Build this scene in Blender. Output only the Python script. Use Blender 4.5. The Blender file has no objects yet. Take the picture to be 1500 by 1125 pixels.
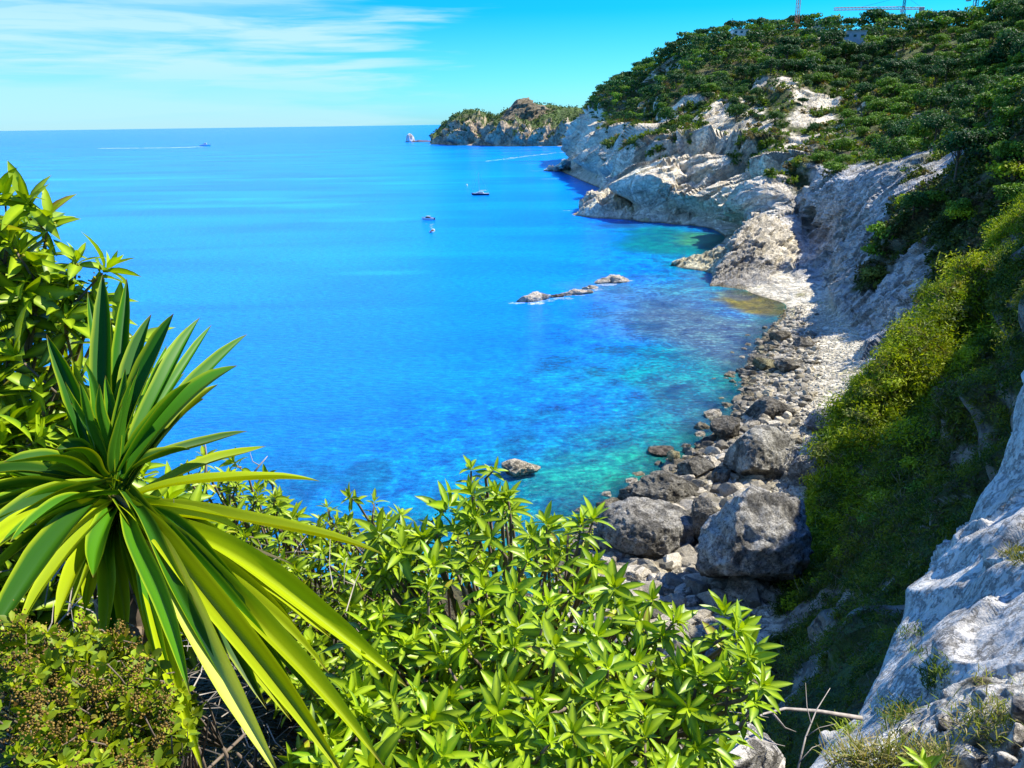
import bpy, bmesh, math, random
import numpy as np
from mathutils import Vector, Matrix

# ------------------------------------------------------------------ camera
scene = bpy.context.scene
F = 1177.0; H = 40.0; ROLL = math.radians(0.8); PITCH = math.atan(382 / F)
R = math.radians
cam_d = bpy.data.cameras.new('camera'); cam = bpy.data.objects.new('camera', cam_d)
scene.collection.objects.link(cam); scene.camera = cam
cam_d.sensor_width = 36; cam_d.lens = F / 1500 * 36; cam_d.clip_start = 0.05; cam_d.clip_end = 90000
cam.matrix_world = (Matrix.Translation((0, 0, H)) @ Matrix.Rotation(math.pi / 2 - PITCH, 4, 'X')
                    @ Matrix.Rotation(-ROLL, 4, 'Z'))

# ------------------------------------------------------------------ sky, sun, exposure
SUN_AZ, SUN_EL = R(72), R(50)          # azimuth measured from the view direction to the right
w = bpy.data.worlds.new('World'); scene.world = w; w.use_nodes = True
nt = w.node_tree; nt.nodes.clear()
def N(t, typ, **kw):
    n = t.nodes.new(typ)
    for k, v in kw.items():
        if k.startswith('i_'):
            n.inputs[k[2:].replace('_', ' ')].default_value = v
        else: setattr(n, k, v)
    return n
def L(t, a, b): t.links.new(a, b)
def ramp(t, stops, interp='LINEAR'):
    n = t.nodes.new('ShaderNodeValToRGB'); e = n.color_ramp.elements; n.color_ramp.interpolation = interp
    while len(e) < len(stops): e.new(0.5)
    for i, (p, c) in enumerate(stops):
        e[i].position = p; e[i].color = (*c, 1) if len(c) == 3 else c
    return n
def mth(t, op, a, b=None, clamp=False):
    n = t.nodes.new('ShaderNodeMath'); n.operation = op; n.use_clamp = clamp
    for i, v in enumerate((a, b)):
        if v is None: continue
        if isinstance(v, (int, float)): n.inputs[i].default_value = v
        else: t.links.new(v, n.inputs[i])
    return n.outputs[0]
def mixc(t, f, a, b, blend='MIX'):
    n = t.nodes.new('ShaderNodeMix'); n.data_type = 'RGBA'; n.blend_type = blend
    for s, v in ((n.inputs[0], f), (n.inputs[6], a), (n.inputs[7], b)):
        if isinstance(v, (int, float)): s.default_value = v
        elif isinstance(v, tuple): s.default_value = (*v, 1) if len(v) == 3 else v
        else: t.links.new(v, s)
    return n.outputs[2]

sky = N(nt, 'ShaderNodeTexSky', sky_type='NISHITA', sun_disc=False, sun_elevation=SUN_EL,
        sun_rotation=SUN_AZ, air_density=1.0, dust_density=0.4, ozone_density=2.0)
tc = N(nt, 'ShaderNodeTexCoord')
sx = N(nt, 'ShaderNodeSeparateXYZ'); L(nt, tc.outputs['Generated'], sx.inputs[0])
el = sx.outputs[2]
# strongly saturated Mediterranean sky: tint of the Nishita colour by elevation
tint = ramp(nt, [(0.0, (0.36, 0.86, 1.3)), (0.05, (0.20, 0.78, 1.22)), (0.12, (0.02, 0.64, 1.0)), (0.30, (0.0, 0.62, 1.45)), (0.8, (0.0, 0.42, 1.5))])
L(nt, el, tint.inputs[0])
skc = mixc(nt, 1.0, sky.outputs[0], tint.outputs[0], 'MULTIPLY')
# cirrus sheets low in the sky on the seaward side
az = mth(nt, 'ARCTAN2', sx.outputs[0], sx.outputs[1])
cv = N(nt, 'ShaderNodeCombineXYZ')
L(nt, mth(nt, 'MULTIPLY', az, 2.2), cv.inputs[0]); L(nt, mth(nt, 'MULTIPLY', el, 26.0), cv.inputs[1])
cn = N(nt, 'ShaderNodeTexNoise', i_Scale=2.3, i_Detail=8.0, i_Roughness=0.55, i_Distortion=0.35)
L(nt, cv.outputs[0], cn.inputs['Vector'])
cr = ramp(nt, [(0.30, (0, 0, 0)), (0.56, (1, 1, 1))]); L(nt, cn.outputs[0], cr.inputs[0])
azn = mth(nt, 'ADD', az, mth(nt, 'MULTIPLY', mth(nt, 'SUBTRACT', cn.outputs[0], .5), -.55))
azm = N(nt, 'ShaderNodeMapRange', interpolation_type='SMOOTHSTEP'); L(nt, azn, azm.inputs[0])
for k, v in ((1, -0.06), (2, -0.26), (3, 0.0), (4, 1.0)): azm.inputs[k].default_value = v
low = N(nt, 'ShaderNodeMapRange', interpolation_type='SMOOTHSTEP'); L(nt, el, low.inputs[0])
for k, v in ((1, 0.16), (2, 0.10), (3, 0.45), (4, 1.0)): low.inputs[k].default_value = v
base = N(nt, 'ShaderNodeMapRange'); L(nt, el, base.inputs[0])
for k, v in ((1, 0.0), (2, 0.11), (3, 0.62), (4, 0.0)): base.inputs[k].default_value = v
up = N(nt, 'ShaderNodeMapRange', interpolation_type='SMOOTHSTEP'); L(nt, el, up.inputs[0])
for k, v in ((1, 0.01), (2, 0.07), (3, 0.3), (4, 1.0)): up.inputs[k].default_value = v
cl = mth(nt, 'MULTIPLY', mth(nt, 'MULTIPLY', mth(nt, 'MULTIPLY', cr.outputs[0], up.outputs[0]), low.outputs[0]), 0.85)
cn2 = N(nt, 'ShaderNodeTexNoise', i_Scale=.8, i_Detail=5.0, i_Roughness=.5); L(nt, cv.outputs[0], cn2.inputs['Vector'])
cr2 = ramp(nt, [(0.34, (0, 0, 0)), (0.60, (.62, .62, .62))]); L(nt, cn2.outputs[0], cr2.inputs[0])
cl = mth(nt, 'MAXIMUM', cl, mth(nt, 'MULTIPLY', cr2.outputs[0], low.outputs[0]))
cl = mth(nt, 'MULTIPLY', mth(nt, 'MAXIMUM', cl, base.outputs[0]), azm.outputs[0], True)
bg_sky = N(nt, 'ShaderNodeBackground', i_Strength=0.105); L(nt, skc, bg_sky.inputs[0])
bg_cl = N(nt, 'ShaderNodeBackground', i_Strength=0.58); bg_cl.inputs[0].default_value = (0.58, 0.90, 1.0, 1)
ms = N(nt, 'ShaderNodeMixShader'); L(nt, cl, ms.inputs[0]); L(nt, bg_sky.outputs[0], ms.inputs[1]); L(nt, bg_cl.outputs[0], ms.inputs[2])
wo = N(nt, 'ShaderNodeOutputWorld'); L(nt, ms.outputs[0], wo.inputs[0])

sd = bpy.data.lights.new('sun', 'SUN'); sd.energy = 5.0; sd.angle = R(0.5); sd.color = (1.0, 0.94, 0.80)
so = bpy.data.objects.new('sun', sd); scene.collection.objects.link(so)
SUNV = Vector((math.sin(SUN_AZ) * math.cos(SUN_EL), math.cos(SUN_AZ) * math.cos(SUN_EL), math.sin(SUN_EL)))
so.rotation_euler = (-SUNV).to_track_quat('-Z', 'Y').to_euler()
scene.view_settings.view_transform = 'Standard'; scene.view_settings.look = 'None'
scene.view_settings.exposure = 0.85; scene.view_settings.gamma = 1.0
scene.cycles.max_bounces = 6; scene.cycles.transparent_max_bounces = 12
scene.cycles.caustics_reflective = False; scene.cycles.caustics_refractive = False

rng = np.random.default_rng(7); random.seed(7)

# ------------------------------------------------------------------ picture reading -> world points
def rays(px, py):
    px = np.asarray(px, float); py = np.asarray(py, float)
    a0 = px - 750; b0 = 562.5 - py; c, s = math.cos(ROLL), math.sin(ROLL)
    a = a0 * c + b0 * s; b = -a0 * s + b0 * c
    y = F * math.cos(PITCH) + b * math.sin(PITCH); z = -F * math.sin(PITCH) + b * math.cos(PITCH)
    return np.stack([a / y, np.ones_like(a), z / y], -1)
def P(px, py, Y): r = rays(px, py) * Y; return np.array([r[0], r[1], r[2] + H])
def Z(px, py, z=0.0): r = rays(px, py); return r * ((z - H) / r[2]) + np.array([0, 0, H])
def W(x, y, z): return np.array([x, y, z], float)
def D(px, py, dist):                       # at a straight-line distance from the eye
    r = rays(px, py); r = r / np.linalg.norm(r, axis=-1, keepdims=True)
    return r * np.asarray(dist)[..., None] + np.array([0, 0, H])
def proj(Pw):
    p = np.asarray(Pw, float) - np.array([0, 0, H])
    x, y, z = p[..., 0], p[..., 1], p[..., 2]
    dep = y * math.cos(PITCH) - z * math.sin(PITCH); dep = np.where(dep < .1, .1, dep)
    b = (y * math.sin(PITCH) + z * math.cos(PITCH)) / dep * F; a = x / dep * F
    c, s = math.cos(ROLL), math.sin(ROLL)
    return 750 + (a * c - b * s), 562.5 - (a * s + b * c)

# ------------------------------------------------------------------ numpy noise
_pt = rng.random(4096 * 4).reshape(-1)
def _h(i, j, k):
    h = (i * 73856093) ^ (j * 19349663) ^ (k * 83492791)
    h = (h ^ (h >> 13)) * 1274126177
    return _pt[(h ^ (h >> 16)) & 16383]
def vn(p):                                  # value noise -1..1
    p = np.asarray(p, float); i = np.floor(p).astype(np.int64); f = p - i; f = f * f * f * (f * (f * 6 - 15) + 10)
    x, y, z = i[..., 0], i[..., 1], i[..., 2]; u, v, t = f[..., 0], f[..., 1], f[..., 2]
    def lx(a, b): return _h(x, y + a, z + b) * (1 - u) + _h(x + 1, y + a, z + b) * u
    return ((lx(0, 0) * (1 - v) + lx(1, 0) * v) * (1 - t) + (lx(0, 1) * (1 - v) + lx(1, 1) * v) * t) * 2 - 1
def fbm(p, o=4, g=.5, off=0.0):
    p = np.asarray(p, float) + off; r = 0; a = 1; s = 0
    for k in range(o): r = r + a * vn(p * (2.03 ** k) + 17.1 * k); s += a; a *= g
    return r / s
def ridge(p, o=4, g=.5, off=0.0):
    p = np.asarray(p, float) + off; r = 0; a = 1; s = 0
    for k in range(o): r = r + a * (1 - 2 * np.abs(vn(p * (2.03 ** k) + 9.7 * k))); s += a; a *= g
    return r / s
_E = np.array([[.74, .08, .66], [-.60, .34, .72], [.30, .93, -.10]]); _E = _E / np.linalg.norm(_E, axis=1, keepdims=True)
def facets(p, per, el=(2.2, .8, 1.3), off=0, tilt=.6):
    """broken rock: cells stretched along the bedding, each a flat face with its own height and tilt"""
    sh = p.shape[:-1]; q = (np.asarray(p, float).reshape(-1, 3) @ _E.T) / (per * np.array(el)) + off
    q = q + .22 * np.stack([vn(q * 1.3 + 5), vn(q * 1.3 + 55), vn(q * 1.3 + 95)], -1)
    i0 = np.floor(q).astype(np.int64); best = np.full(len(q), 9.0); cr = np.zeros(len(q)); df = np.zeros((len(q), 3)); tl = np.zeros((len(q), 3))
    for a in (-1, 0, 1):
        for b in (-1, 0, 1):
            for c in (-1, 0, 1):
                i = i0 + np.array([a, b, c]); r1 = _h(i[:, 0], i[:, 1], i[:, 2]); r2 = _h(i[:, 0] + 91, i[:, 1], i[:, 2] + 7); r3 = _h(i[:, 0], i[:, 1] + 53, i[:, 2] + 31)
                v = q - (i + .5 + .8 * (np.stack([r1, r2, r3], -1) - .5)); d2 = (v * v).sum(-1); m = d2 < best
                best = np.where(m, d2, best); cr = np.where(m, (r1 * 7.3 + r2 * 3.1) % 1, cr); df = np.where(m[:, None], v, df); tl = np.where(m[:, None], np.stack([r2, r3, r1], -1) - .5, tl)
    return ((cr - .5) + tilt * ((tl + np.array([.1, -.25, 0])) * df).sum(-1) * 2.2).reshape(sh)
def fac(mask, p, *a, **k):
    r = np.zeros(p.shape[:-1]); r[mask] = facets(p[mask], *a, **k); return r
def sm(x, a, b): t = np.clip((x - a) / (b - a), 0, 1); return t * t * (3 - 2 * t)

# ------------------------------------------------------------------ objects
COL = scene.collection
def tag(o, label=None, cat=None, group=None, kind=None):
    for k, v in (('label', label), ('category', cat), ('group', group), ('kind', kind)):
        if v: o[k] = v
    return o
def empty(name, loc, label, cat, group=None, rz=0.0):
    o = bpy.data.objects.new(name, None); COL.objects.link(o); o.location = loc; o.rotation_euler = (0, 0, rz)
    return tag(o, label, cat, group)
def mesh_np(name, V, Q, mats, T=None, attrs=None, cols=None, midx=None, smooth=True):
    V = np.asarray(V, np.float32).reshape(-1, 3); me = bpy.data.meshes.new(name)
    Q = np.zeros((0, 4), np.int32) if Q is None else np.asarray(Q, np.int32).reshape(-1, 4)
    T = np.zeros((0, 3), np.int32) if T is None else np.asarray(T, np.int32).reshape(-1, 3)
    me.vertices.add(len(V)); me.vertices.foreach_set('co', V.ravel())
    idx = np.concatenate([Q.ravel(), T.ravel()]); me.loops.add(len(idx)); me.loops.foreach_set('vertex_index', idx)
    n = len(Q) + len(T); me.polygons.add(n)
    st = np.concatenate([np.arange(len(Q)) * 4, len(Q) * 4 + np.arange(len(T)) * 3]).astype(np.int32)
    me.polygons.foreach_set('loop_start', st)
    if midx is not None: me.polygons.foreach_set('material_index', np.asarray(midx, np.int32))
    me.polygons.foreach_set('use_smooth', np.full(n, bool(smooth)))
    for k, a in (attrs or {}).items():
        at = me.attributes.new(k, 'FLOAT', 'POINT'); at.data.foreach_set('value', np.asarray(a, np.float32).ravel())
    for k, c in (cols or {}).items():
        c = np.asarray(c, np.float32).reshape(-1, 3); c = np.concatenate([c, np.ones((len(c), 1), np.float32)], 1)
        at = me.attributes.new(k, 'FLOAT_COLOR', 'POINT'); at.data.foreach_set('color', c.ravel())
    for m in (mats if isinstance(mats, (list, tuple)) else [mats]): me.materials.append(m)
    me.update(calc_edges=True); me.validate()
    return me
def link(name, me, parent=None, **kw):
    o = bpy.data.objects.new(name, me); COL.objects.link(o)
    if parent is not None: o.parent = parent
    return tag(o, **kw)
def gridq(nu, nv):
    i = np.arange(nu - 1)[:, None] * nv + np.arange(nv - 1)[None, :]
    return np.stack([i, i + nv, i + nv + 1, i + 1], -1).reshape(-1, 4)

class MB:                                   # collects simple solids into one mesh
    def __init__(s): s.v = []; s.f = []
    def add(s, vs, fs):
        b = len(s.v); s.v += [tuple(v) for v in vs]; s.f += [tuple(b + i for i in f) for f in fs]
    def box(s, c, d, rot=None):
        c = Vector(c); vs = []
        for x in (-.5, .5):
            for y in (-.5, .5):
                for z in (-.5, .5):
                    v = Vector((x * d[0], y * d[1], z * d[2])); v = rot @ v if rot else v; vs.append(c + v)
        s.add(vs, [(0, 1, 3, 2), (4, 6, 7, 5), (0, 4, 5, 1), (2, 3, 7, 6), (0, 2, 6, 4), (1, 5, 7, 3)])
    def tube(s, pts, rad, n=8):
        pts = [Vector(p) for p in pts]; rad = rad if isinstance(rad, (list, tuple)) else [rad] * len(pts)
        rings = []; ref = Vector((0.13, 0.21, 0.97))
        for i, p in enumerate(pts):
            d = (pts[min(i + 1, len(pts) - 1)] - pts[max(i - 1, 0)]).normalized()
            if abs(d.dot(ref)) > .98: ref = Vector((1, 0.1, 0))
            a = d.cross(ref).normalized(); b = d.cross(a)
            rings.append([p + (a * math.cos(t) + b * math.sin(t)) * rad[i] for t in [2 * math.pi * k / n for k in range(n)]])
        vs = [v for r in rings for v in r]; fs = []
        for i in range(len(pts) - 1):
            for k in range(n): fs.append((i * n + k, i * n + (k + 1) % n, (i + 1) * n + (k + 1) % n, (i + 1) * n + k))
        fs.append(tuple(range(n))[::-1]); fs.append(tuple((len(pts) - 1) * n + k for k in range(n))); s.add(vs, fs)
    def mesh(s, name, mat, smooth=False):
        me = bpy.data.meshes.new(name); me.from_pydata(s.v, [], s.f); me.materials.append(mat); me.validate()
        if smooth: me.polygons.foreach_set('use_smooth', [True] * len(me.polygons))
        return me
    def build(s, name, mat, parent=None, smooth=False, **kw): return link(name, s.mesh(name, mat, smooth), parent, **kw)
# ------------------------------------------------------------------ materials
def newmat(name):
    m = bpy.data.materials.new(name); m.use_nodes = True; t = m.node_tree; t.nodes.clear()
    o = N(t, 'ShaderNodeOutputMaterial'); b = N(t, 'ShaderNodeBsdfPrincipled'); L(t, b.outputs[0], o.inputs[0])
    return m, t, b, o
def plain(name, c, rough=.5, metal=0.0, var=.12, scale=3.0):
    m, t, b, o = newmat(name); b.inputs['Roughness'].default_value = rough; b.inputs['Metallic'].default_value = metal
    n = N(t, 'ShaderNodeTexNoise', i_Scale=scale, i_Detail=5.0); g = N(t, 'ShaderNodeNewGeometry'); L(t, g.outputs['Position'], n.inputs['Vector'])
    r = ramp(t, [(0.3, tuple(x * (1 - var) for x in c)), (0.7, tuple(min(1, x * (1 + var)) for x in c))]); L(t, n.outputs[0], r.inputs[0])
    L(t, r.outputs[0], b.inputs['Base Color']); return m

def rockmat(name, s1, s2, s3, bump, dark=(0.10, 0.09, 0.075), darkamt=.5, local=False, dist=1.0, beds=None, pit=(0.52, 0.50, 0.47)):
    """rock and soil: vertex colour 'tone' = the stone, multiplied by cracks, lichen and speckle; attribute 'veg' = ground cover"""
    m, t, b, o = newmat(name); b.inputs['Roughness'].default_value = .9; b.inputs['Specular IOR Level'].default_value = .15
    col = N(t, 'ShaderNodeVertexColor', layer_name='tone')
    tcn = N(t, 'ShaderNodeTexCoord'); pos = tcn.outputs['Object'] if local else N(t, 'ShaderNodeNewGeometry').outputs['Position']
    n1 = N(t, 'ShaderNodeTexNoise', i_Scale=s1, i_Detail=9.0, i_Roughness=.65); L(t, pos, n1.inputs['Vector'])
    n2 = N(t, 'ShaderNodeTexNoise', i_Scale=s2, i_Detail=9.0, i_Roughness=.7); L(t, pos, n2.inputs['Vector'])
    vo = N(t, 'ShaderNodeTexVoronoi', feature='DISTANCE_TO_EDGE', i_Scale=s3); 
    wv = N(t, 'ShaderNodeVectorMath', operation='MULTIPLY_ADD'); L(t, n1.outputs['Color'], wv.inputs[0]); wv.inputs[1].default_value = (5.0 / s3,) * 3; L(t, pos, wv.inputs[2])
    L(t, wv.outputs[0], vo.inputs['Vector'])
    crk = ramp(t, [(0.0, (0, 0, 0)), (0.07, (1, 1, 1))]); L(t, vo.outputs[0], crk.inputs[0])
    r1 = ramp(t, [(0.34, (0.76, 0.74, 0.71)), (0.62, (1.15, 1.13, 1.09))]); L(t, n1.outputs[0], r1.inputs[0])
    r2 = ramp(t, [(0.36, pit), (0.50, (1, 1, 1)), (0.75, (1.15, 1.14, 1.1))]); L(t, n2.outputs[0], r2.inputs[0])
    c = mixc(t, 1.0, col.outputs[0], r1.outputs[0], 'MULTIPLY')
    if beds:                                # bedding planes climbing to the right
        mb = N(t, 'ShaderNodeMapping', vector_type='TEXTURE'); mb.inputs['Rotation'].default_value = (0, R(-40), R(12)); mb.inputs['Scale'].default_value = beds; L(t, pos, mb.inputs[0])
        nb3 = N(t, 'ShaderNodeTexNoise', i_Scale=1.0, i_Detail=7.0, i_Roughness=.62, i_Distortion=.3); L(t, mb.outputs[0], nb3.inputs['Vector'])
        rb = ramp(t, [(.32, (.50, .50, .52)), (.44, (1, 1, 1)), (.66, (1.25, 1.22, 1.15))]); L(t, nb3.outputs[0], rb.inputs[0])
        c = mixc(t, N(t, 'ShaderNodeAttribute', attribute_name='rockw').outputs['Fac'] if beds else 0, c, mixc(t, 1.0, c, rb.outputs[0], 'MULTIPLY'))
    c = mixc(t, .75, c, r2.outputs[0], 'MULTIPLY')
    dk = mixc(t, crk.outputs[0], dark, (1.0, 1.0, 1.0)); c = mixc(t, darkamt, c, dk, 'MULTIPLY')
    L(t, c, b.inputs['Base Color'])
    hsum = mth(t, 'ADD', mth(t, 'MULTIPLY', n1.outputs[0], 1.0), mth(t, 'ADD', mth(t, 'MULTIPLY', n2.outputs[0], .45 * s1 / s2 * 3), mth(t, 'MULTIPLY', crk.outputs[0], .10)))
    if beds: hsum = mth(t, 'ADD', hsum, mth(t, 'MULTIPLY', nb3.outputs[0], 1.6))
    bp = N(t, 'ShaderNodeBump', i_Strength=1.0, i_Distance=bump); L(t, hsum, bp.inputs['Height']); L(t, bp.outputs[0], b.inputs['Normal'])
    return m
M = {}
M['cliff'] = rockmat('cliff_rock', .12, .9, .22, 3.6, darkamt=.25, beds=(38, 26, 3.6))
M['near_cliff'] = rockmat('near_cliff_rock', 1.6, 13.0, .8, .22, darkamt=.4)
M['boulder'] = rockmat('boulder_rock', 1.1, 3.6, .8, .9, darkamt=.6, pit=(0.16, 0.155, 0.15))
M['stones'] = rockmat('small_stones_rock', 2.2, 9.0, 1.2, .2, darkamt=.3)

def leafmat(name, trans=.35, rough=.42, spec=.5, tmul=(1.5, 1.5, .6), vein=None):
    """leaf: vertex colour 'tone'; light comes through the blade (translucent)"""
    m, t, b, o = newmat(name); b.inputs['Roughness'].default_value = rough; b.inputs['Specular IOR Level'].default_value = spec
    c = N(t, 'ShaderNodeVertexColor', layer_name='tone').outputs[0]
    if vein:
        at = N(t, 'ShaderNodeAttribute', attribute_name='mid'); c = mixc(t, at.outputs['Fac'], c, vein)
    L(t, c, b.inputs['Base Color'])
    tr = N(t, 'ShaderNodeBsdfTranslucent'); L(t, mixc(t, 1.0, c, tmul, 'MULTIPLY'), tr.inputs[0])
    mx = N(t, 'ShaderNodeMixShader'); mx.inputs[0].default_value = trans; L(t, b.outputs[0], mx.inputs[1]); L(t, tr.outputs[0], mx.inputs[2])
    L(t, mx.outputs[0], o.inputs[0]); return m
M['leaf'] = leafmat('broad_leaf', .24, .38, .30, (1.6, 1.5, .2), (.45, .60, .02))
M['mastic'] = leafmat('small_leaf', .3, .5, .25, (1.5, 1.4, .3))
M['yucca'] = leafmat('yucca_blade', .22, .48, .22, (1.8, 1.6, .1), (.50, .60, .01))
M['dead'] = leafmat('dry_blade', .2, .7, .2)
M['needles'] = leafmat('pine_needles', .25, .6, .2, (1.2, 1.2, .5))
M['scrub'] = leafmat('scrub_leaf', .3, .6, .2, (1.4, 1.4, .4))
M['bark'] = plain('bark', (.10, .075, .05), .9, 0, .4, 12)
M['twig'] = plain('dry_twig', (.34, .30, .25), .85, 0, .3, 20)
M['greybark'] = plain('grey_stem', (.16, .12, .085), .85, 0, .35, 30)

# ------------------------------------------------------------------ terrain lofts
def card(a, b, c, d, t, k=.38):             # cardinal spline, soft tangents
    m1 = (c - a) * k; m2 = (d - b) * k; t2 = t * t; t3 = t2 * t
    return (2 * t3 - 3 * t2 + 1) * b + (t3 - 2 * t2 + t) * m1 + (-2 * t3 + 3 * t2) * c + (t3 - t2) * m2
def resample(K, axis, cuts):
    K = np.moveaxis(K, axis, 0); n = len(K); out = []; par = []
    for i in range(n - 1):
        a = K[max(i - 1, 0)]; b = K[i]; c = K[i + 1]; d = K[min(i + 2, n - 1)]
        m = cuts[i]; last = i == n - 2
        for j in range(m + (1 if last else 0)):
            t = j / m; out.append(card(a, b, c, d, t)); par.append(i + t)
    return np.moveaxis(np.array(out), 0, axis), np.array(par)
def cuts_for(K, axis, step, lo, hi, res=1.0):
    K = np.moveaxis(K, axis, 0); x, y = proj(K); vis = (x > -300) & (x < 1900) & (y > -400) & (y < 1500)
    r = []
    for i in range(len(K) - 1):
        d = np.hypot(x[i + 1] - x[i], y[i + 1] - y[i]) * (vis[i] | vis[i + 1]); r.append(int(np.clip(np.max(d) / step, lo, hi)))
    return r
def loft(K, step, lo=5, hi=90, capv=None):
    K = np.array(K, float); cu = cuts_for(K, 0, step, lo, hi); cv_ = cuts_for(K, 1, step, lo, capv or hi)
    G, pu = resample(K, 0, cu); G, pv = resample(G, 1, cv_); return G, pu, pv
def normals(G):
    du = np.gradient(G, axis=0); dv = np.gradient(G, axis=1); n = np.cross(du, dv); l = np.linalg.norm(n, axis=-1, keepdims=True)
    n = n / np.maximum(l, 1e-9); return n

# bedding planes of the headland climb to the right, joints cross them
def strata(p, per, warp=.35):
    nb = np.array([-.62, .25, .74]); nj = np.array([.66, .35, .66])
    wq = fbm(p / (per * 6), 3)
    q = p @ nb / per + wq * 1.6 * warp * 3; s1 = q - np.floor(q); bl = np.floor(q)
    saw = np.where(s1 < .72, s1 / .72, (1 - s1) / .28)
    q2 = p @ nj / (per * 1.9) + fbm(p / (per * 3), 3, off=31) * 1.4 + .37 * _h(bl.astype(np.int64), np.zeros_like(bl, np.int64), np.zeros_like(bl, np.int64))
    s2 = q2 - np.floor(q2); saw2 = np.where(s2 < .3, s2 / .3, (1 - s2) / .7)
    return saw * .6 + saw2 * .5 - .5

S = []          # stations of the coast, far to near; rows: sea bed, shore, cliff foot, mid, crest, slope, slope, ridge, behind
def st(*rows, amp=1.0):
    rows = list(rows); s = rows[0]; f = rows[1]
    S.append(rows)
def bed(p, dx, dy, z): return W(p[0] + dx, p[1] + dy, z)
def sec(r1, r2, r3, r4, r5, r6, r7, r8, b=(-18, -8, -7)):
    S.append([W(r1[0] + b[0], r1[1] + b[1], b[2]), r1, r2, r3, r4, r5, r6, r7, r8])
def back(p, dx=60, dy=120, dz=-25): return p + W(dx, dy, dz)
sec(W(95, 985, 0), W(103, 988, 8), W(115, 990, 20), W(130, 990, 32), W(150, 985, 40), W(175, 975, 46), W(210, 965, 50), W(270, 1010, 30))
a = P(878, 152, 935); sec(Z(831, 237, 0), P(839, 224, 908), P(847, 200, 912), P(860, 170, 915), P(864, 164, 920), P(871, 158, 930), a, back(a))
a = P(905, 132, 860); sec(Z(815, 246, 0), P(840, 236, 775), P(853, 212, 790), P(870, 182, 800), P(880, 168, 815), P(890, 152, 835), a, back(a))
a = P(945, 108, 790); sec(Z(846, 262, 0), P(862, 250, 612), P(876, 216, 640), P(896, 190, 670), P(910, 170, 700), P(925, 142, 740), a, back(a))
a = P(1005, 70, 730); sec(Z(893, 283, 0), P(903, 266, 490), P(912, 236, 520), P(935, 196, 555), P(962, 170, 620), P(985, 122, 690), a, back(a))
a = P(1080, 48, 660); sec(Z(925, 321, 0), P(935, 300, 358), P(945, 250, 385), P(965, 205, 425), P(1010, 160, 480), P(1040, 104, 570), a, back(a))
a = P(1150, 48, 630); sec(Z(985, 327, 0), P(998, 312, 340), P(1010, 268, 355), P(1035, 214, 380), P(1090, 165, 440), P(1130, 95, 540), a, back(a))
a = P(1210, 48, 610); sec(Z(1040, 335, 0), P(1058, 320, 322), P(1070, 280, 332), P(1100, 225, 350), P(1165, 142, 420), P(1200, 85, 520), a, back(a))
a = P(1290, 48, 580); sec(Z(1062, 350, 0), Z(1092, 330, 2), P(1112, 290, 305), P(1150, 240, 320), P(1215, 165, 385), P(1265, 95, 480), a, back(a))
a = P(1370, 46, 540); sec(Z(1040, 371, 0), Z(1100, 338, 2), P(1125, 295, 275), P(1172, 246, 285), P(1290, 165, 350), P(1340, 95, 430), a, back(a))
a = P(1440, 34, 490); sec(Z(1090, 424, 0), Z(1168, 412, 2), P(1186, 335, 252), P(1200, 254, 268), P(1330, 190, 300), P(1400, 120, 370), a, back(a))
a = P(1505, 18, 450); sec(Z(1150, 447, 0), Z(1212, 428, 2), P(1228, 340, 212), P(1252, 262, 228), P(1370, 205, 260), P(1450, 130, 330), a, back(a))
a = P(1620, -30, 400); sec(Z(1128, 490, 0), Z(1225, 458, 2.5), P(1268, 360, 180), P(1330, 245, 197), P(1430, 190, 235), P(1520, 110, 300), a, back(a), b=(-16, -5, -4))
a = P(1720, -60, 350); sec(Z(1105, 530, 0), Z(1245, 478, 2.5), P(1290, 400, 160), P(1345, 312, 164), P(1440, 210, 171), P(1600, 60, 205), a, back(a), b=(-14, -3, -4))
a = P(1800, -60, 300); sec(Z(1095, 572, 0), Z(1262, 512, 3), P(1312, 432, 142), P(1378, 348, 146), P(1480, 228, 153), P(1620, 40, 178), a, back(a), b=(-14, -3, -4))
a = P(1900, -50, 260); sec(Z(1078, 615, 0), Z(1250, 560, 3), P(1345, 490, 122), P(1425, 410, 126), P(1540, 262, 134), P(1700, 60, 155), a, back(a), b=(-13, -3, -4))
rib = [P(1205, 668, 80), P(1262, 580, 84), P(1340, 490, 91), P(1420, 405, 100), P(1505, 335, 112), P(1800, 0, 200)]
ribb = [p + W(7, 13, -7) for p in rib]
sec(Z(1033, 655, 0), Z(1200, 645, 2), *ribb, b=(-12, -3, -4))
sec(Z(985, 692, 0), Z(1168, 740, 2), *rib, b=(-12, -4, -4))
sec(Z(945, 722, 0), Z(1152, 806, 2), P(1222, 765, 69), P(1300, 672, 76), P(1385, 575, 83), P(1470, 485, 91), P(1565, 400, 98), P(1750, 60, 125), b=(-12, -5, -4))  # upper rows from here nearer: unseen ground raised to shade the gully
sec(Z(895, 765, 0), Z(1122, 905, 1.5), P(1195, 880, 52), P(1270, 805, 52), P(1345, 735, 56), P(1430, 640, 62), P(1540, 515, 69), P(1680, 60, 76), b=(-12, -5, -4))
sec(Z(850, 820, 0), Z(1060, 975, 2), P(1150, 985, 38), P(1230, 935, 34), P(1310, 865, 33), P(1400, 785, 33), P(1530, 560, 37), P(1700, 60, 50), b=(-10, -5, -4))  # end rows heightened out of frame so their shadow falls leftwards
sec(Z(800, 920, 0), Z(950, 1080, 3), P(1095, 1100, 22), P(1170, 1070, 18), P(1260, 1010, 17), P(1400, 910, 18), P(1560, 650, 21), P(1750, 0, 32), b=(-10, -5, -4))
sec(W(5, 44, 0), W(5, 36, 5), W(4, 20, 13), W(4, 9, 25), W(4, 6, 30), W(4, 4, 33), W(6, 2, 36), W(22, 4, 52), b=(-10, -2, -4))
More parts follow.
